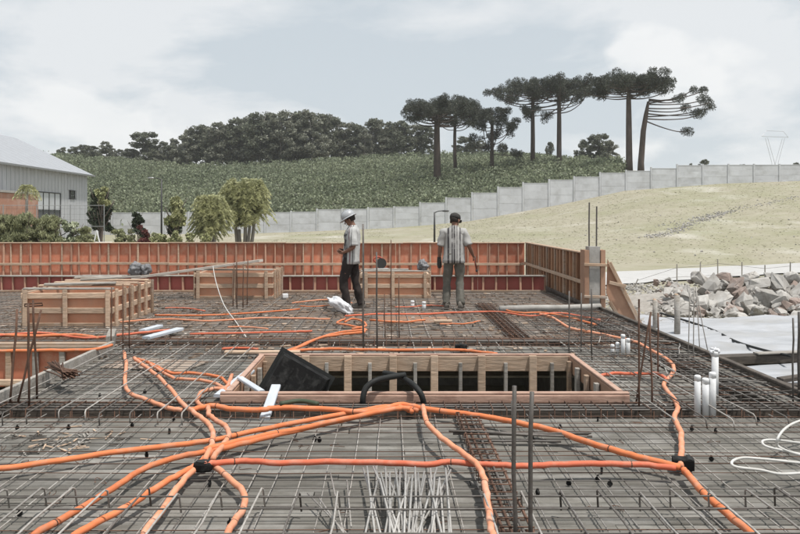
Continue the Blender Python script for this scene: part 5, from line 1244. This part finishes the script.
    for s in ('l', 'r'):
        an, toe = Vector(J['an' + s]), Vector(J['toe' + s]); d = (toe - an); d.z = 0; d.normalize(); bt = MB(); sd_ = Vector((-d.y, d.x, 0)); base = Vector((an.x, an.y, 0))
        prof = [(-.075, .036, .09), (-.05, .042, .125), (.0, .044, .15), (.06, .045, .11), (.12, .050, .075), (.17, .047, .06), (.205, .028, .045)]
        bt.rings([[base + d * y + sd_ * (w * x_) + Vector((0, 0, z_ * hh)) for x_, z_ in ((-1, 0), (-1.04, .35), (-.8, .8), (-.3, 1), (.3, 1), (.8, .8), (1.04, .35), (1, 0))] for y, w, hh in prof]); 
        lift = J.get('lift' + s, 0); o = bt.build('boot', M['boot'], t, True); o.location = (0, 0, .006 + lift)
        if glove:
            wr, hn = Vector(J['wr' + s]), Vector(J['hand' + s])
            if s == 'l': gb = MB(); limb(gb, [wr - (hn - wr) * .5, wr, hn, hn + (hn - wr).normalized() * .07], [.034, .040, .046, .03], 10); gb.build('glove', M['glove'], t, True)
    hh = MB(); top = hd + upv * .045
    ring = lambda z, a, b, off=0: [top + upv * z + fwd * (math.cos(q) * a + off) + lat * math.sin(q) * b for q in [2 * math.pi * k / 24 for k in range(24)]]
    if headgear == 'helmet':
        hh.rings([ring(.0, .125, .112), ring(.03, .128, .115), ring(.07, .118, .106), ring(.105, .088, .08), ring(.125, .045, .04), ring(.13, .01, .01)]); o = hh.build('helmet', M['hat'], t, True)
        br = MB(); br.rings([ring(.012, .124, .112), ring(-.006, .168, .148, .012), ring(-.014, .166, .146, .012), ring(.0, .122, .110)], False); br.build('brim', M['hat'], o, True)
        rg = MB(); rg.tube([top + fwd * .112 + upv * .075, top + fwd * .05 + upv * .13, top - fwd * .05 + upv * .13, top - fwd * .112 + upv * .075], .012, 6); rg.build('ridge', M['hat'], o, True)
    else:
        hh.rings([ring(-.02, .108, .092, -.008), ring(.02, .112, .097, -.008), ring(.06, .10, .088, -.008), ring(.085, .06, .055, -.008), ring(.092, .01, .01, -.008)]); o = hh.build('cap', M['glove'], t, True)
        vz = MB(); vz.rings([[top + upv * (-.02 + dz) + lat * (x * .095) + fwd * (.07 + (1 - x * x) * .10 * e) for x in [-1 + 2 * k / 10 for k in range(11)]] for dz, e in ((0, 0), (0, 1), (.012, 1), (.012, 0))], False); vz.build('visor', M['glove'], o, True)
    return t
dk, pu = (.06, .056, .058), (.22, .14, .15)
s1 = stripe_mat('open_striped_shirt', (.46, .465, .455), [(.012, .034, pu), (-.03, -.018, dk), (.068, .35, dk)], 1)
s2 = stripe_mat('striped_tee', (.38, .375, .36), [(-.120, -.085, dk), (-.045, -.022, dk), (-.01, .02, dk), (.045, .058, dk), (.095, .118, dk)], 0)
# the back print of the tee: a pale block between the stripes is part of the cloth print
J1 = dict(pelvis=(0, .03, .93), chest=(0, -.045, 1.27), neck=(0, .0, 1.46), head=(0, .06, 1.575), face=(0, .86, -.5), seed=1,
          shl=(-.185, -.02, 1.38), ell=(-.235, -.06, 1.10), wrl=(-.17, .14, 1.00), handl=(-.135, .20, 1.005), curll=(.5, .5, .2),
          shr=(.185, -.01, 1.38), elr=(.235, -.02, 1.11), wrr=(.12, .15, 1.02), handr=(.08, .205, 1.03), curlr=(-.5, .5, .2),
          hipl=(-.095, .05, .88), knl=(-.11, .15, .49), anl=(-.115, .08, .09), toel=(-.125, .21, .05),
          hipr=(.095, .02, .88), knr=(.11, -.02, .48), anr=(.12, -.13, .09), toer=(.13, .0, .05))
p = gp(353, 311.5, 0)
worker((p.x, p.y, .045), R(82), J1, s1, M['trouser'], 'worker in a grey helmet and open striped shirt looking down at his hands', 'person', 'helmet', False, .80)
J2 = dict(pelvis=(0, 0, .92), chest=(.0, .03, 1.27), neck=(.005, .06, 1.45), head=(.02, .10, 1.555), face=(.55, .75, -.40), seed=6,
          shl=(-.175, .03, 1.355), ell=(-.25, .02, 1.08), wrl=(-.265, .07, .86), handl=(-.262, .09, .77), curll=(.6, .4, -.1),
          shr=(.175, .03, 1.355), elr=(.27, -.01, 1.10), wrr=(.345, .13, .93), handr=(.365, .19, .89), curlr=(-.5, .4, -.3),
          hipl=(-.095, 0, .87), knl=(-.125, .05, .49), anl=(-.135, .0, .09), toel=(-.165, .13, .05),
          hipr=(.095, 0, .87), knr=(.105, .03, .48), anr=(.115, -.14, .09), toer=(.14, .0, .05))
p = gp(454, 310, 0)
worker((p.x, p.y, .045), R(-4), J2, s2, M['camo'], 'worker in a dark cap and striped tee seen from behind, walking away', 'person', 'cap', True, .80)
h = Vector((p.x, p.y, .045)) + Matrix.Rotation(R(-4), 3, 'Z') @ Vector((.375, .2, .87))
t = empty('pincers', h, 0, 'dark tying pincers held by the worker with the cap', 'pincers')
MB().tube([(-.01, 0, .04), (.0, .0, -.06), (.03, .02, -.20)], .008, 6).build('handle', M['tool_red'], t, True); MB().tube([(.01, 0, .04), (.018, .0, -.06), (.04, .02, -.20)], .008, 6).build('handle', M['dmetal'], t, True); MB().ball((.04, .02, -.22), (.022, .012, .03), 8, 5).build('jaw', M['dmetal'], t, True)

# ------------------------------------------------------------------ thin summer haze
def haze():
    m = bpy.data.materials.new('haze_air'); m.use_nodes = True; nt = m.node_tree; nt.nodes.remove(nt.nodes['Principled BSDF'])
    v = nt.nodes.new('ShaderNodeVolumePrincipled'); v.inputs['Color'].default_value = (.93, .95, .97, 1); v.inputs['Density'].default_value = .00032; v.inputs['Anisotropy'].default_value = .2
    nt.links.new(v.outputs[0], nt.nodes['Material Output'].inputs['Volume'])
    o = MB().box((0, 350, 33.5), (1400, 1300, 75)).build('haze', m); o['kind'] = 'stuff'; o['label'] = 'thin pale summer haze over the valley'
haze()
SC.cycles.volume_bounces = 2

print('objects', len(bpy.data.objects), 'tris', sum(len(m.loop_triangles) if m.loop_triangles else sum(len(p.vertices) - 2 for p in m.polygons) if len(m.polygons) < 20000 else len(m.polygons) * 2 for m in bpy.data.meshes))
